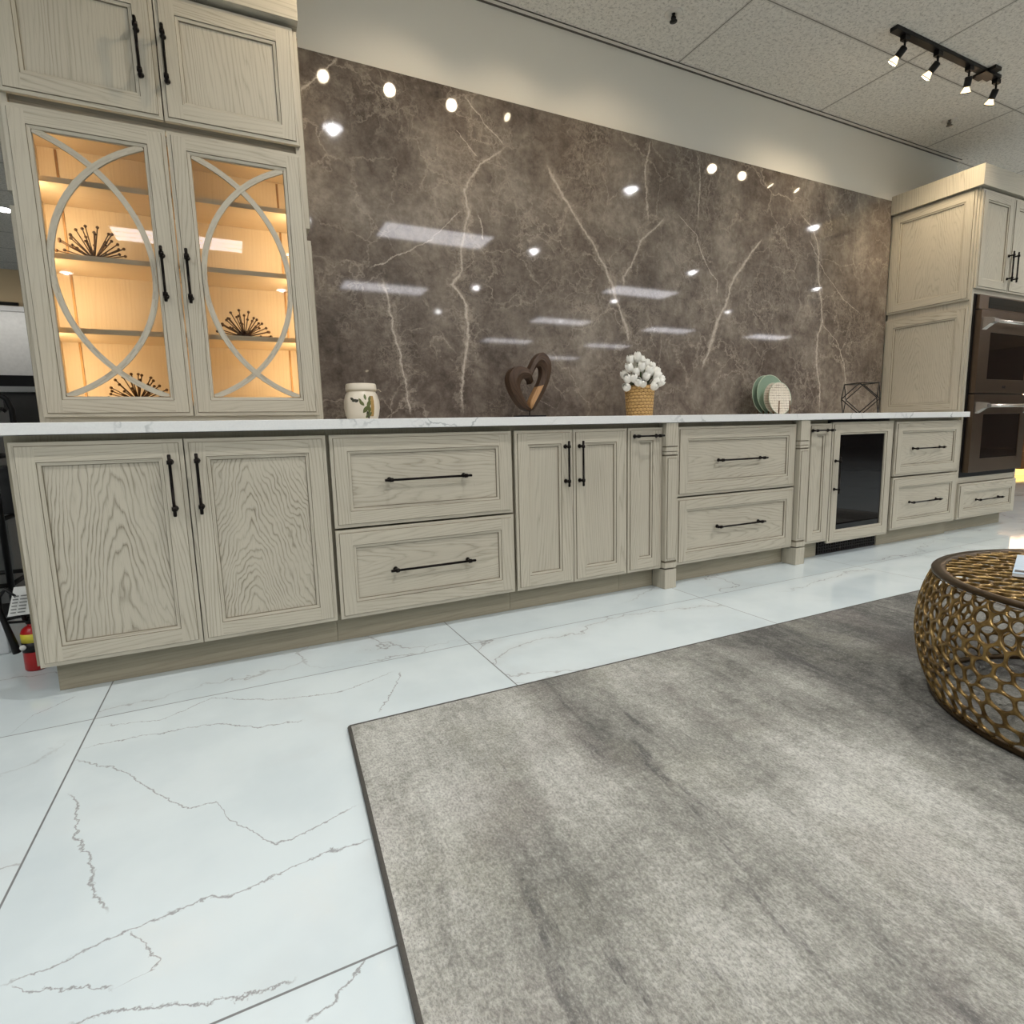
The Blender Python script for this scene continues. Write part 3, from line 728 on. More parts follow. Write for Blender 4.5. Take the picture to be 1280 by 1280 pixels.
# spiky metal ornaments in the hutch
URCHIN = plain('aged_bronze_rods', (92,66,38), .4, .6, var=.25)
def urchin(c, R, label, n=34, seed=1):
    rnd = random.Random(seed)
    t = thing('spiky_ornament', c, label, 'ornament', 'spiky ornaments in the hutch')
    b = MB(); b.lathe([(.0, .0), (.022, .0), (.02, .012), (.0, .02)], c, 14); b.build('hub', URCHIN, t)
    for i in range(n):
        a = 2*pi*i*.381966; e = math.asin(min(1, .03+.97*((i+.5)/n)**1.0)); e = max(e, .07)
        L = R*rnd.uniform(.86, 1.03); d = Vector((math.cos(a)*math.cos(e), .62*math.sin(a)*math.cos(e), math.sin(e)))
        p0 = Vector(c)+Vector((0, 0, .008))+d*.01; p1 = Vector(c)+Vector((0, 0, .008))+d*L
        b = MB(); b.tube([p0, p1], .0022, 6)
        b.tube([p1-d*.006, p1-d*.003, p1+d*.002, p1+d*.005], [.0022, .0055, .0055, .002], 7)
        b.build('spike', URCHIN, t)
urchin((.180, .455, SHZ[1]+.0098), .120, 'spiky bronze half-globe ornament on the middle shelf behind the left glass door', seed=3)
urchin((.680, .455, SHZ[0]+.0098), .108, 'spiky bronze half-globe ornament behind the right glass door', seed=5)
urchin((.270, .455, .9990), .115, 'spiky bronze half-globe ornament on the hutch floor, lowest behind the left door', seed=8)

# ------------------------------------------------------------------ things on the counter
CT = .9145
CERAMIC = plain('cream_ceramic', (226,216,198), .3, var=.06, scale=18)
LEAFG = plain('painted_green_leaf', (92,98,52), .5); LEAFD = plain('painted_dark_leaf', (58,56,44), .5); TWIG = plain('painted_brown_band', (166,132,72), .5)
c = (1.150, .42, CT)
t = thing('ceramic_jar', c, 'round cream ceramic jar painted with green leaves and a brown band', 'jar')
prof = [(.0,.0),(.055,.0),(.066,.004),(.076,.03),(.0815,.065),(.080,.095),(.072,.122),(.064,.136),(.062,.140)]
b = MB(); b.lathe(prof, c, 44); b.build('jar_body', CERAMIC, t)
b = MB(); b.lathe([(.0,.1402),(.064,.1402),(.069,.143),(.070,.150),(.069,.166),(.066,.172),(.0,.174)], c, 44); b.build('lid', CERAMIC, t)
def jr(z):
    for (r0, z0), (r1, z1) in zip(prof, prof[1:]):
        if z0 <= z <= z1 and z1 > z0: return r0+(r1-r0)*(z-z0)/(z1-z0)
    return .06
def on_jar(a, z, lift=.0012):
    r = jr(z)+lift; return (c[0]+r*math.cos(a), c[1]+r*math.sin(a), c[2]+z)
def leaf_patch(a0, z0, ang, L, W, mat, name='leaf_motif'):
    b = MB(); N = 6
    rows = []
    for i in range(N+1):
        s = i/N; w = W*math.sin(pi*min(1, s*.94+.03))**.8
        ce = (a0+math.cos(ang)*L*s/.08, z0+math.sin(ang)*L*s)
        rows.append([(ce[0]-math.sin(ang)*w/.08, ce[1]+math.cos(ang)*w), ce, (ce[0]+math.sin(ang)*w/.08, ce[1]-math.cos(ang)*w)])
    for i in range(N):
        for k in range(2):
            b.face([on_jar(*rows[i][k]), on_jar(*rows[i][k+1]), on_jar(*rows[i+1][k+1]), on_jar(*rows[i+1][k])], 0, None, True)
    b.build(name, mat, t)
A0 = math.atan2(-2.7, -.55)     # side of the jar turned to the room's middle
for da, z, an, L, W, mt in ((.05,.038,.9,.030,.0065,LEAFG),(.2,.016,.7,.028,.006,LEAFG),(.30,.060,1.2,.028,.006,LEAFG),(.12,.07,2.3,.022,.005,LEAFG),(.42,.012,1.9,.026,.006,LEAFD),
        (-.55,.09,.3,.018,.004,LEAFD),(-.42,.094,2.6,.018,.004,LEAFD),(-.36,.086,.6,.014,.004,LEAFD),(.22,.095,1.7,.020,.004,LEAFG),(.38,.09,1.1,.020,.004,LEAFG),(.0,.085,2.2,.016,.003,LEAFG),(.40,.035,1.5,.024,.005,LEAFG)):
    leaf_patch(A0+da, z, an, L*1.35, W*1.5, mt)
b = MB()
for i in range(8):
    z0, z1 = .022+i*.0115, .022+(i+1)*.0115
    b.face([on_jar(A0+.50, z0), on_jar(A0+.72, z0), on_jar(A0+.72, z1), on_jar(A0+.50, z1)], 0, None, True)
b.build('painted_band', TWIG, t)
b = MB(); pts = [(c[0]+.0665*math.cos(a), c[1]+.0665*math.sin(a), c[2]+.1385) for a in [2*pi*i/36 for i in range(36)]]
b.tube(pts, .0016, 6, closed=True); q = (c[0]+.05, c[1]-.047, c[2]+.1385)
b.tube([q, (q[0]+.018, q[1]-.008, q[2]+.006), (q[0]+.03, q[1]-.006, q[2]-.004)], .0013, 5); b.build('twine', plain('cream_twine', (200,186,160), .9), t)

# carved wooden heart
WD = wood_mat('dark_carved_wood', (74,54,38), (40,28,20), (50,36,26), .8, .5)
WT = wood_mat('pale_carved_wood', (176,134,90), (130,92,56), (140,100,64), .6, .55)
hc = (2.035, .42, CT)
t = thing('heart_sculpture', hc, 'carved dark wooden open heart sculpture on a thin black stand', 'sculpture')
def px(u, v): return (hc[0]+(u-495)*.00037, hc[2]+.013+(1125-v)*.000355)   # outline measured from the carving
def catmull(P, n=5):
    out = []
    for i in range(len(P)-1):
        p0, p1, p2, p3 = P[max(i-1,0)], P[i], P[i+1], P[min(i+2, len(P)-1)]
        for k in range(n):
            s = k/n
            out.append(tuple(.5*((2*p1[j])+(-p0[j]+p2[j])*s+(2*p0[j]-5*p1[j]+4*p2[j]-p3[j])*s*s+(-p0[j]+3*p1[j]-3*p2[j]+p3[j])*s**3) for j in (0, 1)))
    out.append(P[-1]); return out
def ribbon(outer, inner, y0, y1, mats, name):
    O = catmull([px(*p) for p in outer]); I = catmull([px(*p) for p in inner]); n = min(len(O), len(I))
    def rs(L, m):
        d = [0]
        for a, b_ in zip(L, L[1:]): d.append(d[-1]+math.dist(a, b_))
        out = []
        for i in range(m):
            s = d[-1]*i/(m-1); k = max(j for j in range(len(d)) if d[j] <= s+1e-9); k = min(k, len(L)-2)
            f = (s-d[k])/max(1e-9, d[k+1]-d[k]); out.append((L[k][0]+(L[k+1][0]-L[k][0])*f, L[k][1]+(L[k+1][1]-L[k][1])*f))
        return out
    m = 36; O, I = rs(O, m), rs(I, m); b = MB()
    for i in range(m-1):
        o0, o1, i0, i1 = O[i], O[i+1], I[i], I[i+1]
        mid0 = ((o0[0]*.45+i0[0]*.55), (o0[1]*.45+i0[1]*.55)); mid1 = ((o1[0]*.45+i1[0]*.55), (o1[1]*.45+i1[1]*.55))
        V = lambda p, y: (p[0], y, p[1])
        uv = [(.3, i*.01), (.3, i*.01+.01), (.33, i*.01+.01), (.33, i*.01)]
        b.face([V(o0, y0+.012), V(o1, y0+.012), V(mid1, y0), V(mid0, y0)], 0, uv, True)
        tan = 1 if i > 21 else 0
        b.face([V(mid0, y0), V(mid1, y0), V(i1, y0+.016), V(i0, y0+.016)], tan, uv, True)
        b.face([V(i0, y0+.016), V(i1, y0+.016), V(i1, y1), V(i0, y1)], tan, uv, True)
        b.face([V(i0, y1), V(i1, y1), V(o1, y1), V(o0, y1)], 0, uv)
        b.face([V(o0, y1), V(o1, y1), V(o1, y0+.012), V(o0, y0+.012)], 0, uv, True)
    for i in (0, m-1):
        o0, i0 = O[i], I[i]; V = lambda p, y: (p[0], y, p[1])
        b.face([V(o0, y0+.012), V(i0, y0+.016), V(i0, y1), V(o0, y1)], 0)
    return b.build(name, mats, t)
ribbon([(478,1040),(380,1000),(280,900),(190,740),(150,610),(165,500),(225,420),(310,388),(400,405),(480,440),(525,560)],
       [(474,1000),(430,930),(385,850),(345,760),(325,690),(328,640),(355,590),(400,560),(450,550),(490,580),(505,640)], hc[1]-.035, hc[1]+.035, [WD, WD], 'left_half')
ribbon([(486,430),(520,370),(570,280),(640,205),(700,175),(775,215),(830,300),(842,410),(810,560),(760,680),(690,810),(610,930),(545,1010),(486,1040)],
       [(506,560),(530,520),(565,450),(600,395),(635,370),(672,385),(690,430),(688,500),(665,580),(625,665),(570,760),(520,850),(490,920),(484,990)], hc[1]-.03, hc[1]+.03, [WD, WT], 'right_half')
b = MB(); b.tube([(hc[0], hc[1], hc[2]+.0212), (hc[0], hc[1], hc[2]+.056)], .003, 8); b.build('stem', BLACK, t)
b = MB(); b.box(hc[0]-.082, hc[0]+.082, hc[1]-.035, hc[1]+.035, CT, CT+.021); b.build('base', BLACK, t, bevel=.001)

# tulips in a woven basket pot
def weave_mat():
    t = NT('woven_wicker'); u, v, _ = t.sep(t.uv())
    U = t.m('MULTIPLY', u, 22.0); V = t.m('MULTIPLY', v, 56.0)
    row = t.m('FLOOR', V); sh = t.m('MULTIPLY', t.m('MODULO', row, 2.0), .5)
    fx = t.m('ABSOLUTE', t.m('SUBTRACT', t.m('FRACT', t.m('ADD', U, sh)), .5)); fy = t.m('ABSOLUTE', t.m('SUBTRACT', t.m('FRACT', V), .5))
    h = t.m('SUBTRACT', 1.0, t.m('ADD', t.m('POWER', t.m('MULTIPLY', fx, 2.0), 2.5), t.m('POWER', t.m('MULTIPLY', fy, 2.0), 2.5)))
    n, _ = t.noise(t.comb(U, t.m('MULTIPLY', V, 3.0), 0.0), 2.0, 3)
    c = t.mix(t.smooth(h, -.4, .6), rgba((146,104,56)), rgba((216,176,112)))
    c = t.mix(t.m('MULTIPLY', n, .35), c, rgba((160,116,60)))
    t.bsdf(c, .6, 0.0, t.bump(h, .8, .006)); return t.mat
fc = (2.755, .40, CT)
t = thing('tulip_basket', fc, 'bunch of white tulips in a tan woven basket pot', 'potted flowers')
b = MB()
b.lathe([(.0,.001),(.072,.001),(.076,.008),(.079,.06),(.083,.12),(.087,.176),(.088,.182),(.084,.183),(.080,.178),(.078,.13)], fc, 40)
b.build('basket', weave_mat(), t)
b = MB(); b.lathe([(.0,.150),(.079,.150)], fc, 24); b.build('moss_filling', plain('dark_moss', (44,46,28), .9, var=.4, scale=90), t)
PETAL = plain('white_petal', (250,248,240), .55, var=.05, scale=20); STEM = plain('green_stem', (70,88,44), .6); LEAF = plain('tulip_leaf', (58,74,36), .55, var=.25)
def tulip(base, tip_dir, s, rnd):
    """six overlapping cupped petals around an axis"""
    d = Vector(tip_dir).normalized(); x = d.orthogonal().normalized(); y = d.cross(x)
    b = MB(); N, Mw = 6, 4
    core = [Vector(base)+d*s*1.55*q for q in (0, .12, .3, .5, .7, .88, 1.0)]
    b.tube(core, [s*.05, s*.36, s*.56, s*.60, s*.52, s*.34, s*.10], 12)
    for k in range(6):
        a0 = 2*pi*k/6+(.2 if k % 2 else 0); ro = 1.0 if k % 2 else .9; op = rnd.uniform(.9, 1.25)
        g = []
        for i in range(N+1):
            q = i/N; r = s*ro*(.10+.62*math.sin(pi*min(1, q*.80+.06))**.75)*(1 if q < .6 else 1+(op-1)*(q-.6)*2.2)
            z = s*1.75*q; w = .95*math.sin(pi*(q*.80+.10))**.6
            row = []
            for j in range(Mw+1):
                a = a0+w*(2*j/Mw-1); rr = r*(1-.10*abs(2*j/Mw-1)); zz = z-s*.10*abs(2*j/Mw-1)**2*q
                row.append(Vector(base)+x*rr*math.cos(a)+y*rr*math.sin(a)+d*zz)
            g.append(row)
        for i in range(N):
            for j in range(Mw): b.face([g[i][j], g[i][j+1], g[i+1][j+1], g[i+1][j]], 0, None, True)
    return b
rnd = random.Random(11)
heads = [(-.100,-.03,.232),(-.092,-.02,.196),(-.062,0,.325),(-.030,-.02,.340),(-.045,-.03,.262),(.005,-.01,.322),(.030,-.02,.305),(.008,-.045,.236),(-.02,-.05,.205),(.045,-.03,.262),(.075,-.01,.292),(.098,-.02,.268),(.062,-.05,.214),(.100,-.04,.215),(.035,-.06,.196),(.125,-.02,.232),(-.01,.03,.300),(.06,.04,.270),(-.06,.04,.250),(-.084,-.02,.285),(-.02,-.045,.288),(.022,-.05,.268),(-.072,-.045,.232),(.082,-.045,.246),(-.046,-.05,.212)]
for hx, hy, hz in heads:
    p = Vector((fc[0]+hx*.90-.008, fc[1]+hy, fc[2]+hz*1.05-.042)); r0 = Vector((fc[0]+hx*.35, fc[1]+hy*.4, fc[2]+.152))
    d = (p-r0).normalized()+Vector((hx*2.2, -.3, .15)); d.normalize()
    o = tulip(p, d, .034, rnd).build('bloom', PETAL, t)
    m = r0.lerp(p, .5)+Vector((0, 0, .012)); b = MB(); b.tube([r0, m, p+d*.003], .0026, 6); b.build('stem', STEM, o)
for k in range(9):
    a = 2*pi*k/9+.3; b = MB(); pr = None; r0 = Vector((fc[0]+.03*math.cos(a), fc[1]+.03*math.sin(a), fc[2]+.151))
    R = []
    for i in range(6):
        q = i/5; ce = r0+Vector((math.cos(a)*.055*q*q, math.sin(a)*.05*q*q, .10*q-.02*q*q)); w = .010*math.sin(pi*(q*.9+.07))
        sd = Vector((-math.sin(a), math.cos(a), 0)); R.append((ce-sd*w, ce+sd*w))
    for i in range(5): b.face([R[i][0], R[i][1], R[i+1][1], R[i+1][0]], 0, None, True)
    lf = b.build('leaf', LEAF, t); sdm = lf.modifiers.new('thickness', 'SOLIDIFY'); sdm.thickness = .001

# plates standing in a rack
def plate_mat(name, base, pat=None):
    t_ = NT(name); x, y, z = t_.sep(t_.obj())
    col = rgba(base)
    if pat:
        fx = t_.m('ABSOLUTE', t_.m('SUBTRACT', t_.m('FRACT', t_.m('MULTIPLY', x, 44.0)), .5)); fz = t_.m('ABSOLUTE', t_.m('SUBTRACT', t_.m('FRACT', t_.m('MULTIPLY', z, 58.0)), .5))
        n, _ = t_.noise(t_.obj(), 60, 3)
        ln = t_.m('MAXIMUM', t_.m('MULTIPLY', t_.smooth(fx, .40, .47), .6), t_.smooth(fz, .36, .46))
        col = t_.mix(t_.m('MULTIPLY', ln, t_.smooth(n, .35, .6, .25, .85)), rgba(base), rgba(pat))
    t_.bsdf(col, .22); return t_.mat
SAGE = plate_mat('sage_green_glaze', (146,168,148)); CREAM = plate_mat('patterned_cream_glaze', (226,216,198), (120,104,88)); RIM = plain('pale_green_rim', (176,188,164), .3)
def plate(cx, y, cz, r, mat, label):
    b = MB()
    prof = [(.0, .010), (r*.55, .010), (r*.64, .0085), (r*.97, .0015), (r, .0), (r, .003), (r*.96, .006), (r*.62, .0145), (0, .0145)]
    b.lathe(prof, (0, 0, 0), 48)
    b.m = [(1 if 3 <= k//48 <= 5 else 0) for k in range(len(b.f))]
    b.v = [(q[0], q[2], -q[1]) for q in b.v]
    tilt = math.radians(7); ct, stt = math.cos(tilt), math.sin(tilt)
    b.v = [(x, y_*ct+(z+r)*stt, (z+r)*ct-y_*stt-r) for x, y_, z in b.v]
    o = b.build('plate', [mat, RIM]); o.location = (cx, y, cz)
    return tag(o, label, 'plate', 'plates in the rack')
plate(3.912, .355, CT+.006+.1105, .1085, CREAM, 'small cream plate with dashed line pattern, front of the rack')
plate(3.912, .395, CT+.006+.1105, .1085, CREAM, 'small cream plate right behind the patterned front one')
plate(3.930, .437, CT+.006+.1390, .1370, SAGE, 'large sage green plate, front of the two green ones')
plate(3.930, .477, CT+.006+.1390, .1370, SAGE, 'large sage green plate at the very back of the rack')
t = thing('plate_rack', (3.92, .43, CT), 'low wooden peg rack holding the four plates upright', 'plate rack')
RACK = wood_mat('walnut_rack', (112,86,62), (76,56,38), (86,64,46), .6, .5)
for xx in (3.868, 3.972):
    b = MB(); b.box(xx-.008, xx+.008, .33, .56, CT+.0002, CT+.0055, grain=1); r_ = b.build('rail', RACK, t)
    for yy in (.340, .3815, .421, .463, .512):
        b = MB(); b.tube([(xx, yy, CT+.0056), (xx, yy, CT+.098)], .0042, 8); b.build('peg', RACK, t)

# open geometric ornament
gc = (4.712, .33, CT)
t = thing('geometric_ornament', gc, 'open black metal wireframe polyhedron beside the tall oven cabinet', 'ornament')
a = .108; V = [Vector((sx*a, sy*a, 0)) for sx in (-1, 1) for sy in (-1, 1)]+[Vector((sx*a, 0, sz*a)) for sx in (-1, 1) for sz in (-1, 1)]+[Vector((0, sy*a, sz*a)) for sy in (-1, 1) for sz in (-1, 1)]
R_ = Matrix.Rotation(math.radians(26), 3, 'Z'); c0 = Vector(gc)+Vector((0, 0, a+.0038))
for i in range(12):
    for j in range(i):
        if abs((V[i]-V[j]).length-a*math.sqrt(2)) < 1e-4:
            b = MB(); b.tube([c0+R_@V[i], c0+R_@V[j]], .0034, 7); b.build('rod', BLACK, t)

# ------------------------------------------------------------------ rug
b = MB()
top = [(.833,-.683,.012),(.52,-5.2,.012),(6.1,-5.3,.012),(6.0,-.745,.012)]
b.face(top, 0)
n = 4
for i in range(4):
    p, q = top[i], top[(i+1) % 4]
    b.face([(p[0],p[1],.0005),(q[0],q[1],.0005),q,p][::-1] if False else [p,q,(q[0],q[1],.0005),(p[0],p[1],.0005)], 1)
rg = b.build('area_rug', [RUG, RUG_EDGE]); tag(rg, 'large grey abstract streaked area rug on the white tile floor', 'rug')
b = MB()
for i in range(4):
    p, q = Vector(top[i]), Vector(top[(i+1) % 4]); b.tube([p-Vector((0,0,.005)), q-Vector((0,0,.005))], .0065, 6)
b.build('bound_edge', RUG_EDGE, rg)

# ------------------------------------------------------------------ pierced brass drum table
tc = (2.753, -1.744, .0135)
H = .388
t = thing('drum_table', tc, 'round antique brass drum coffee table of pierced coral lattice', 'coffee table')
def tprof(s):
    return .466*(1-s)*(1-2*s)+.519*4*s*(1-s)+.486*s*(2*s-1)
def lattice(seeds, cellmap, inset):
    """seeds: dict (i,j)->(u,v); cellmap(u,v)->xyz; returns MB with one strip ring per cell"""
    pass
rnd = random.Random(21)
NC, NR = 66, 10
def seed_pt(i, j):
    r_ = random.Random((i % NC)*977+j*131+5)
    return (i+.5*(j & 1)+r_.uniform(-.40, .40), j+r_.uniform(-.36, .36))
def cell(i, j):
    """corner points of the cell round seed (i,j): centroids of its six neighbouring triangles"""
    nb = [(i+1, j), (i+(j & 1), j+1), (i-1+(j & 1), j+1), (i-1, j), (i-1+(j & 1), j-1), (i+(j & 1), j-1)]
    c0 = seed_pt2(i, j); P = [seed_pt2(*q) for q in nb]
    return [((c0[0]+P[k][0]+P[(k+1) % 6][0])/3, (c0[1]+P[k][1]+P[(k+1) % 6][1])/3) for k in range(6)]
def seed_pt2(i, j):
    s = seed_pt(i, j); base = (i % NC)
    return (s[0], s[1])
def seed_fix(i, j):
    r_ = random.Random((i % NC)*977+j*131+5)
    return (i+.5*(j & 1)+r_.uniform(-.40, .40), j+r_.uniform(-.36, .36))
seed_pt2 = seed_fix
def ring_cells(cells, to3d, scale, keep=lambda c: True):
    vi = {}; V = []; F = []
    def vid(p, key):
        if key not in vi: vi[key] = len(V); V.append(to3d(*p))
        return vi[key]
    for poly in cells:
        n = len(poly); outer = []
        for k in range(n):
            a_, b_ = poly[k], poly[(k+1) % n]
            for m in range(4): outer.append((a_[0]+(b_[0]-a_[0])*m/4, a_[1]+(b_[1]-a_[1])*m/4))
        inner = outer[:]
        for _ in range(4):
            N_ = len(inner); inner = [((inner[q-1][0]+2*inner[q][0]+inner[(q+1) % N_][0])/4, (inner[q-1][1]+2*inner[q][1]+inner[(q+1) % N_][1])/4) for q in range(N_)]
        cx = sum(p[0] for p in inner)/len(inner); cy = sum(p[1] for p in inner)/len(inner)
        inner = [(cx+(p[0]-cx)*scale, cy+(p[1]-cy)*scale) for p in inner]
        o_ids = [vid(p, (round(p[0] % NC, 3) if abs(p[0] % NC-NC) > 1e-3 else 0.0, round(p[1], 3))) for p in outer]
        i_ids = []
        for p in inner: i_ids.append(len(V)); V.append(to3d(*p))
        N_ = len(o_ids)
        for q in range(N_):
            r_ = (q+1) % N_
            if len({o_ids[q], o_ids[r_], i_ids[r_], i_ids[q]}) == 4: F.append([o_ids[q], o_ids[r_], i_ids[r_], i_ids[q]])
    return V, F
def lattice_obj(name, V, F, parent, thick, mat):
    off = world_off(parent); me = bpy.data.meshes.new(name); me.from_pydata([tuple(Vector(p)-off) for p in V], [], F); me.materials.append(mat); me.validate(); me.update()
    for p in me.polygons: p.use_smooth = True
    o = bpy.data.objects.new(name, me); COL.objects.link(o); o.parent = parent
    w = o.modifiers.new('weld', 'WELD'); w.merge_threshold = .0006
    s = o.modifiers.new('solid', 'SOLIDIFY'); s.thickness = thick; s.offset = 0
    s = o.modifiers.new('round', 'SUBSURF'); s.levels = 1; s.render_levels = 1
    return o
def side3d(u, v):
    s = min(max((v+.15)/(NR-.7), 0.0), 1.0); a_ = 2*pi*u/NC; r = tprof(s)
    return (tc[0]+r*math.cos(a_), tc[1]+r*math.sin(a_), tc[2]+.010+s*(H-.024))
cells = []
for j in range(0, NR):
    for i in range(NC):
        cells.append([(p[0], min(max(p[1], -.15), NR-.85)) for p in cell(i, j)])
V, F = ring_cells(cells, side3d, .85)
lattice_obj('lattice_side', V, F, t, .009, BRASS)
# top lattice
NCk = NC; NC = 10**6
G = .052; Rt = .462
cells = []
for j in range(-13, 14):
    for i in range(-12, 13):
        sx, sy = seed_fix(i, j)
        if math.hypot(sx*G, sy*G*.87) < Rt+.01:
            pl = []
            for p in cell(i, j):
                x, y = p[0]*G, p[1]*G*.87; r = math.hypot(x, y)
                if r > Rt: x, y = x*Rt/r, y*Rt/r
                pl.append((x, y))
            cells.append(pl)
V, F = ring_cells(cells, lambda x, y: (tc[0]+x, tc[1]+y, tc[2]+H-.007), .88)
lattice_obj('lattice_top', V, F, t, .010, BRASS)
NC = NCk
b = MB(); b.lathe([(.452,H-.014),(.478,H-.014),(.489,H-.010),(.491,H-.004),(.487,H),(.470,H+.001),(.456,H-.002),(.452,H-.014)], tc, 96); b.build('top_rim', BRASS_DARK, t)
b = MB(); b.lathe([(.458,.0),(.472,.0),(.476,.007),(.472,.014),(.458,.014),(.458,.0)], tc, 96); b.build('base_ring', BRASS_DARK, t)

# brochure on the table
zt = tc[2]+H+.0015
BLUE = plain('pale_blue_cover', (168,194,212), .35, var=.05); NAVY = plain('dark_blue_swirl', (44,52,62), .4); PAPER = plain('white_paper', (232,230,224), .7)
bc = Vector((2.71, -1.545, zt)); ang = math.radians(24)
dx = Vector((math.cos(ang), math.sin(ang), 0)); dy = Vector((-math.sin(ang), math.cos(ang), 0))
t = thing('brochure', bc, 'pale blue brochure lying on the brass drum table', 'brochure')
c_ = Vector((2.522, -1.495, zt)); e1 = Vector((2.902-2.522, .139, 0)).normalized(); e2 = Vector((e1.y, -e1.x, 0))
c_ = Vector((2.560, -1.500, zt)); W_, L_ = .30, .23
mid = c_+e1*W_/2+e2*L_/2
b = MB(); b.obox(mid+Vector((0,0,.0045)), (e1*W_/2, e2*L_/2, Vector((0,0,.004)))); b.build('pages', PAPER, t)
b = MB(); b.obox(mid+Vector((0,0,.0094)), (e1*W_/2, e2*L_/2, Vector((0,0,.0007)))); cv = b.build('cover', BLUE, t)
b = MB(); zz = Vector((0,0,.0104)); N = 14
for i in range(N):
    f0, f1 = i/N, (i+1)/N
    P = lambda f, g: c_+zz+e1*(.006+.07*g*(1-.6*f)+.012*math.sin(pi*f)*(1-g))+e2*(L_*.96*f+.004)
    b.face([P(f0,.15), P(f1,.15), P(f1,.62), P(f0,.62)], 0)
b.build('cover_print', NAVY, cv)

# ------------------------------------------------------------------ ceiling fittings
WARM = (1.0, .81, .57); COOL = (1.0, .965, .90)
BULB = emit('warm_lamp_bulb', (255,236,200), 40); BULB_BODY = emit('glowing_bulb_body', (255,226,176), 3.0)
def track(x0, x1, y, label, heads):
    t = thing('track_light', ((x0+x1)/2, y, CZ), label, 'track light', 'black track lights')
    b = MB(); b.box(x0, x1, y-.021, y+.021, CZ-.0222, CZ-.0005); b.build('rail', BLACK, t, bevel=.002)
    b = MB(); b.box(x1-.20, x1-.06, y-.03, y+.03, CZ-.030, CZ-.0225); b.box(x1-.165, x1-.095, y-.062, y+.062, CZ-.020, CZ-.0008); b.build('feed_box', BLACK, t)
    for k, (hx, tg, *pw) in enumerate(heads):
        h = MB(); h.box(hx-.022, hx+.022, y-.015, y+.015, CZ-.046, CZ-.0225)
        h.tube([(hx, y, CZ-.045), (hx, y, CZ-.082)], .006, 8)
        d = (Vector(tg)-Vector((hx, y, CZ-.08))).normalized(); p = Vector((hx, y, CZ-.080))-d*.004
        h.tube([p, p+d*.004, p+d*.052], [.014, .0195, .0195], 16)
        ho = h.build('lamp_head', BLACK, t)
        h = MB(); q = p+d*.053
        h.tube([q, q+d*.006, q+d*.026, q+d*.032], [.013, .015, .0255, .0265], 18); h.build('reflector_bulb', BULB_BODY, ho)
        h = MB(); h.tube([q+d*.0322, q+d*.0345], [.0255, .018], 18); h.build('bulb_lens', BULB, ho)
        h = MB(); h.tube([q+d*.0290, q+d*.034], [.0278, .0278], 18, cap=False); h.build('bulb_rim', BLACK, ho)
        lamp('track_spot', 'SPOT', q+d*.06, pw[0] if pw else 11, WARM, t, tg, spot_size=math.radians(84), spot_blend=.9, shadow_soft_size=.03)
track(4.09, 5.20, -.125, 'black four-lamp track light on the ceiling near the oven tower',
      [(4.20, (4.0, .6, 2.2)), (4.53, (4.35, .6, 2.2)), (4.87, (5.44, .40, 1.55), 34), (5.20-.012, (5.44, .36, 2.2), 20)])
track(4.3, 7.7, -14.6, 'black three-lamp track light far behind the rug', [(4.5, (4.5, -13, 0)), (6.06, (6.06, -13, 0)), (7.57, (7.57, -13, 0))])
track(1.26, 2.40, -.125, 'black four-lamp track light on the ceiling above the hutch end',
      [(1.29, (.70, .3, 2.25), 22), (1.62, (1.45, .6, 2.2)), (1.98, (2.1, .6, 2.2)), (2.36, (2.75, .6, 2.2))])
DIFF = emit('cool_light_panel', (252,250,255), 11)
FRAME = plain('white_light_frame', (214,210,204), .5)
k = 0
for x, ys in ((.26, (-4.5,)), (2.80, (-2.74, -5.12)), (6.65, (-3.98, -6.45, -8.92)), (9.5, (-6.55, -8.86, -11.25)), (-2.6, (-2.7, 4.2)), (3.0, (4.2,)), (12.6, (-3.9, -6.5))):  # far-left, far-right and rear panels are unseen, added for more light
    for y in ys:
        t = thing('ceiling_troffer', (x, y, CZ), 'rectangular fluorescent panel light in the showroom ceiling', 'ceiling light', 'fluorescent panels in the ceiling')
        b = MB(); b.box(x-.64, x+.64, y-.245, y+.245, CZ-.010, CZ-.0005)
        b.build('frame', FRAME, t)
        b = MB()
        for s in (-1, 0, 1): b.face([(x-.61, y+.148*s-.066, CZ-.0112), (x-.61, y+.148*s+.066, CZ-.0112), (x+.61, y+.148*s+.066, CZ-.0112), (x+.61, y+.148*s-.066, CZ-.0112)])
        b.build('diffuser', DIFF, t)
DL = emit('downlight_lens', (250,250,255), 22)
for x in (-1.15, 1.42, 4.06, 6.6, 9.25):
    for y in ((-.92, -2.79, -4.62, -6.38, 4.8) if x in (-1.15, 4.06, 9.25) else (-.92, -2.79, -4.62, -6.38)):  # rear middle and right downlights are unseen, added to light the back
        t = thing('recessed_downlight', (x, y, CZ), 'round recessed downlight in the showroom ceiling', 'ceiling light', 'recessed downlights in the ceiling')
        b = MB(); b.lathe([(.072,-.006),(.092,-.005),(.096,-.0005),(.072,-.0005),(.072,-.006)], (x, y, CZ), 32); b.build('trim_ring', FRAME, t)
        b = MB(); b.face([(x+.070*math.cos(a_), y+.070*math.sin(a_), CZ-.004) for a_ in [-2*pi*i/28 for i in range(28)]]); b.build('lens', DL, t)
        lamp('downlight_lamp', 'SPOT', (x, y, CZ-.012), 92, (1.0, .985, .965), t, (x, y, 0), spot_size=math.radians(165), spot_blend=1.0, shadow_soft_size=.018)
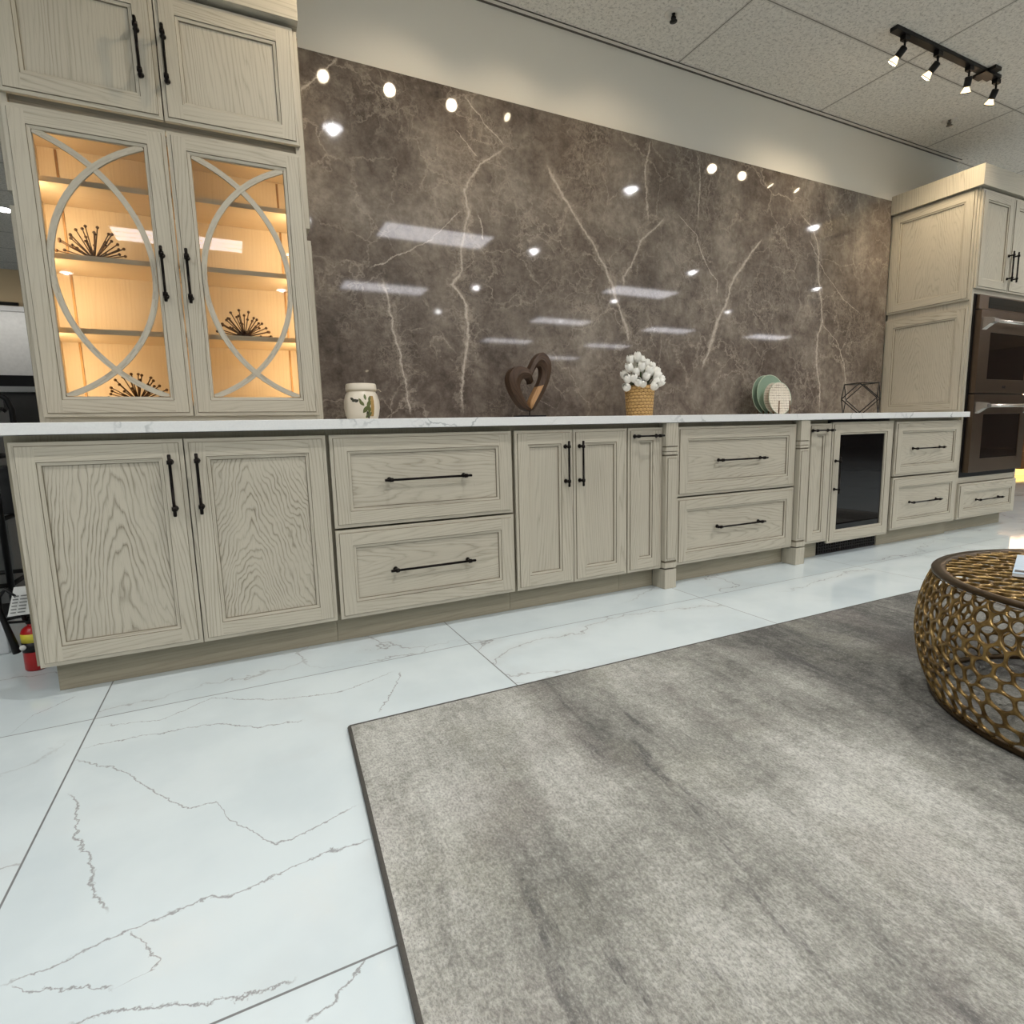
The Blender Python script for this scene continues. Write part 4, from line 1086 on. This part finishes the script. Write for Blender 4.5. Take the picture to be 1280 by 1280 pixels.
# sprinklers
CHROME = plain('dull_chrome', (120,114,106), .35, .8)
for (x, y), lb in (((2.891, .306), 'small recessed fire sprinkler in the ceiling near the hutch'), ((5.501, .296), 'small fire sprinkler in the ceiling by the track light')):
    t = thing('fire_sprinkler', (x, y, CZ), lb, 'sprinkler')
    b = MB(); b.lathe([(.018,-.004),(.044,-.004),(.047,-.0005),(.018,-.0005)], (x, y, CZ), 28); b.build('escutcheon', TRIM_LIGHT, t)
    b = MB(); b.lathe([(.0,-.030),(.012,-.030),(.014,-.020),(.006,-.012),(.010,-.001)], (x, y, CZ), 16)
    b.lathe([(.0,-.040),(.020,-.0395),(.020,-.037),(.0,-.0365)], (x, y, CZ), 16)
    for s in (-1, 1): b.tube([(x+s*.009, y, CZ-.012), (x+s*.015, y, CZ-.026), (x+s*.004, y, CZ-.037)], .002, 6)
    b.build('sprinkler_head', BLACK if x < 4 else CHROME, t)

# ------------------------------------------------------------------ left of the cabinets
RED = plain('fire_red_paint', (176,28,30), .3); YELLOW = plain('yellow_label', (214,200,60), .5); TAGW = plain('white_tag', (226,226,222), .7)
ex = (-.146, .368)
t = thing('fire_extinguisher', (ex[0], ex[1], 0), 'small red fire extinguisher with yellow label standing left of the base cabinet', 'fire extinguisher')
b = MB(); b.lathe([(.0,.001),(.032,.001),(.036,.006),(.036,.100),(.036,.146),(.030,.160),(.018,.170),(.012,.172),(.012,.180)], (ex[0], ex[1], 0), 28); b.build('cylinder', RED, t)
b = MB(); b.lathe([(.0362,.112),(.0366,.112),(.0366,.145),(.0362,.145)], (ex[0], ex[1], 0), 28); b.build('label_band', YELLOW, t)
b = MB(); b.lathe([(.0362,.074),(.0366,.074),(.0366,.1115),(.0362,.1115)], (ex[0], ex[1], 0), 28); b.build('lower_label', BLACK, t)
b = MB(); b.lathe([(.0,.180),(.016,.180),(.016,.206),(.0,.208)], (ex[0], ex[1], 0), 18)
b.obox((ex[0]-.03, ex[1]-.01, .212), (Vector((.05,0,.006)), Vector((0,.009,0)), Vector((0,0,.004)))); b.obox((ex[0]-.028, ex[1]-.01, .192), (Vector((.046,0,-.004)), Vector((0,.008,0)), Vector((0,0,.003))))
b.build('valve_lever', BLACK, t)
b = MB(); b.tube([(ex[0]-.01, ex[1]-.02, .20), (ex[0]-.025, ex[1]-.03, .30), (ex[0]-.05, ex[1]-.03, .325), (ex[0]-.072, ex[1]-.03, .30), (ex[0]-.076, ex[1]-.03, .25), (ex[0]-.064, ex[1]-.03, .19), (ex[0]-.05, ex[1]-.03, .12), (ex[0]-.044, ex[1]-.03, .08)], [.008,.008,.008,.008,.009,.010,.012,.013], 10); b.build('hose', BLACK, t)
b = MB(); b.lathe([(.0,0),(.010,0),(.010,.004),(0,.004)], (0,0,0), 14); b.v = [(ex[0]-.024+q[0], ex[1]-.0335-q[2], .098+q[1]) for q in b.v]; b.build('gauge', TAGW, t)
b = MB(); tz = .225; tx = ex[0]-.012
b.face([(tx-.040, ex[1]-.042, tz), (tx+.030, ex[1]-.042, tz), (tx+.036, ex[1]-.034, tz+.105), (tx-.012, ex[1]-.034, tz+.105)]); tg_ = b.build('inspection_tag', TAGW, t)
sdm = tg_.modifiers.new('thickness', 'SOLIDIFY'); sdm.thickness = .001
b = MB()
for i in range(6):
    z = tz+.010+i*.012; y = ex[1]-.0438+.0006*i
    for xx, w in ((-.030, .016), (-.009, .022)):
        b.box(tx+xx+.003*i, tx+xx+.003*i+w, y-.0008, y, z, z+.004)
b.build('tag_print', plain('grey_print', (120,120,118), .7), tg_)

# black tubular rack beside the hutch
t = thing('metal_rack', (-.42, 1.0, 0), 'black tubular metal rack standing behind the left end of the counter', 'rack')
for x0, y0 in ((-.36, .95), (-.62, .95), (-.36, 1.3), (-.62, 1.3)):
    b = MB(); b.tube([(x0, y0, .001), (x0, y0, 1.02), (x0-.015, y0, 1.07), (x0-.06, y0, 1.11)], .013, 10); b.build('post', BLACK, t)
for z in (.22, .52, .80):
    b = MB(); b.tube([(-.36, .95, z), (-.62, .95, z)], .011, 8); b.tube([(-.36, 1.3, z), (-.62, 1.3, z)], .011, 8); b.tube([(-.36, .95, z), (-.36, 1.3, z)], .011, 8); b.tube([(-.62, .95, z), (-.62, 1.3, z)], .011, 8); b.build('rail', BLACK, t)
b = MB(); b.box(-.64, -.31, 1.05, 1.40-.12, .56, .78); 
tag(b.build('black_crate', plain('black_plastic', (26,26,27), .5), bevel=.006), 'black plastic crate resting in the tubular rack', 'crate')
bpy.data.objects['black_crate'].location = (0, 0, -.028)
b = MB(); b.box(-.62, -.30, .62, .86, .001, .15); o = b.build('storage_box', plain('pale_grey_box', (206,210,212), .5), bevel=.004); tag(o, 'pale grey box on the floor left of the fire extinguisher', 'box')
b = MB(); b.box(-.625, -.295, .615, .865, .1505, .158); b.build('lid', BLACK, o)
# tower of handle samples
t = thing('sample_tower', (-.62, 1.55, 0), 'stepped grey display tower with black angled handle plates, left of the hutch', 'display stand')
GREYP = plain('grey_display_panel', (120,120,118), .6)
b = MB(); b.box(-.86, -.50, 1.5, 1.8, .001, .95)
for i in range(6):
    b.box(-.86, -.505-.022*i, 1.5+.01*i, 1.8, .951+i*.09, 1.040+i*.09)
b.build('column', GREYP, t)
for i in range(6):
    z = 1.0+i*.09; xr = -.505-.022*i
    b = MB(); b.obox((xr+.012, 1.49, z+.02), (Vector((.05, 0, .014)), Vector((0, .03, 0)), Vector((0, 0, .007)))); b.tube([(xr+.055, 1.49, z+.034), (xr+.07, 1.49, z+.018)], .009, 8); b.build('sample_handle', BLACK, t)
# far display wall with mirror and console
t = thing('display_partition', (-.9, 3.1, 0), 'beige-topped partition with a bright white panel and black rail, far left', 'partition')
b = MB(); b.box(-2.4, -.35, 3.1, 3.2, .001, 2.10); b.build('panel', WALL_BEIGE, t)
b = MB(); b.box(-2.4, -.36, 3.07, 3.099, 1.30, 1.80); b.build('white_board', plain('white_gloss_board', (236,236,234), .3), t)
b = MB(); b.box(-2.4, -.355, 3.04, 3.099, 1.80, 1.835); b.build('shelf', plain('white_shelf', (222,222,222), .4), t)
b = MB(); b.tube([(-1.6, 3.02, 1.86), (-.70, 3.02, 1.845)], .012, 8); b.tube([(-1.0, 3.02, 1.853), (-1.0, 3.099, 1.853)], .008, 6); b.build('rail', BLACK, t)
lamp('board_light', 'AREA', (-.9, 2.7, 1.80), 1.5, (1, .95, .88), t, (-.9, 3.09, 1.4), shape='RECTANGLE', size=1.0, size_y=.1)
t = thing('console_counter', (-.9, 2.6, 0), 'dark console with a pale counter in front of the white panel', 'console')
b = MB(); b.box(-2.2, -.40, 2.5, 3.06, .001, 1.19); b.build('body', plain('dark_console', (70,68,66), .5), t)
b = MB(); b.box(-2.2, -.38, 2.46, 3.066, 1.1905, 1.225); b.build('counter', plain('pale_counter', (196,196,194), .35), t)
b = MB(); b.box(-2.2, -.40, 2.7, 3.06, 1.2255, 1.318); b.build('riser', BLACK, t)

# ------------------------------------------------------------------ far right: counter desk with lit base
t = thing('reception_desk', (12.6, 2.6, 0), 'far wooden plank desk with a glowing strip along its base', 'desk')
PLANK = wood_mat('brown_planks', (150,100,58), (92,58,32), (110,70,40), .7, .5)
b = MB()
for i in range(6): b.box(11.35, 15.5, 2.0, 2.6, .101+i*.135, .233+i*.135, grain=0)
b.build('plank_front', PLANK, t)
b = MB(); b.box(11.30, 15.6, 1.95, 2.7, .921, .96); b.build('top', plain('dark_desk_top', (70,52,38), .4), t)
b = MB(); b.box(11.36, 15.5, 2.03, 2.5, .001, .10); b.build('glowing_base', emit('warm_base_light', (255,206,104), 3.2), t)
b = MB(); b.box(11.6, 21.99, 5.0, 5.2, .001, CZ-.002); struct('wall_beyond', b, WALL_PEACH)
lamp('beyond_wall_light', 'AREA', (17.5, 3.3, 2.9), 700, (1, .86, .72), None, (17.5, 5.0, 1.4), shape='RECTANGLE', size=5.0, size_y=.5)  # unseen area lamp without a fixture, added to brighten the wall beyond

# ------------------------------------------------------------------ world, camera, view
w = bpy.data.worlds.new('world'); scene.world = w; w.use_nodes = True
w.node_tree.nodes['Background'].inputs[0].default_value = (.6, .58, .55, 1); w.node_tree.nodes['Background'].inputs[1].default_value = .2

yaw, pitch, roll = 0.45344579, 0.13946956, -0.02576549
F_ = Vector((math.sin(yaw)*math.cos(pitch), math.cos(yaw)*math.cos(pitch), -math.sin(pitch)))
r0 = Vector((math.cos(yaw), -math.sin(yaw), 0)); u0 = r0.cross(F_)
Rv = math.cos(roll)*r0+math.sin(roll)*u0; Uv = -math.sin(roll)*r0+math.cos(roll)*u0
cam = bpy.data.cameras.new('camera'); co = bpy.data.objects.new('camera', cam); COL.objects.link(co)
mw = Matrix(((Rv.x, Uv.x, -F_.x, .60062446), (Rv.y, Uv.y, -F_.y, -2.27527027), (Rv.z, Uv.z, -F_.z, .84345618), (0, 0, 0, 1)))
co.matrix_world = mw
cam.sensor_width = 36; cam.sensor_height = 36; cam.lens = 701.3775/1280*36; cam.clip_start = .02; cam.clip_end = 100
scene.camera = co
scene.view_settings.view_transform = 'Standard'; scene.view_settings.look = 'None'; scene.view_settings.gamma = 1.0
scene.view_settings.use_curve_mapping = False
scene.view_settings.exposure = -0.2
scene.cycles.max_bounces = 7; scene.cycles.diffuse_bounces = 4; scene.cycles.glossy_bounces = 4; scene.cycles.transparent_max_bounces = 12
scene.cycles.sample_clamp_indirect = 6.0; scene.cycles.use_denoising = True
scene.cycles.caustics_reflective = False; scene.cycles.caustics_refractive = False
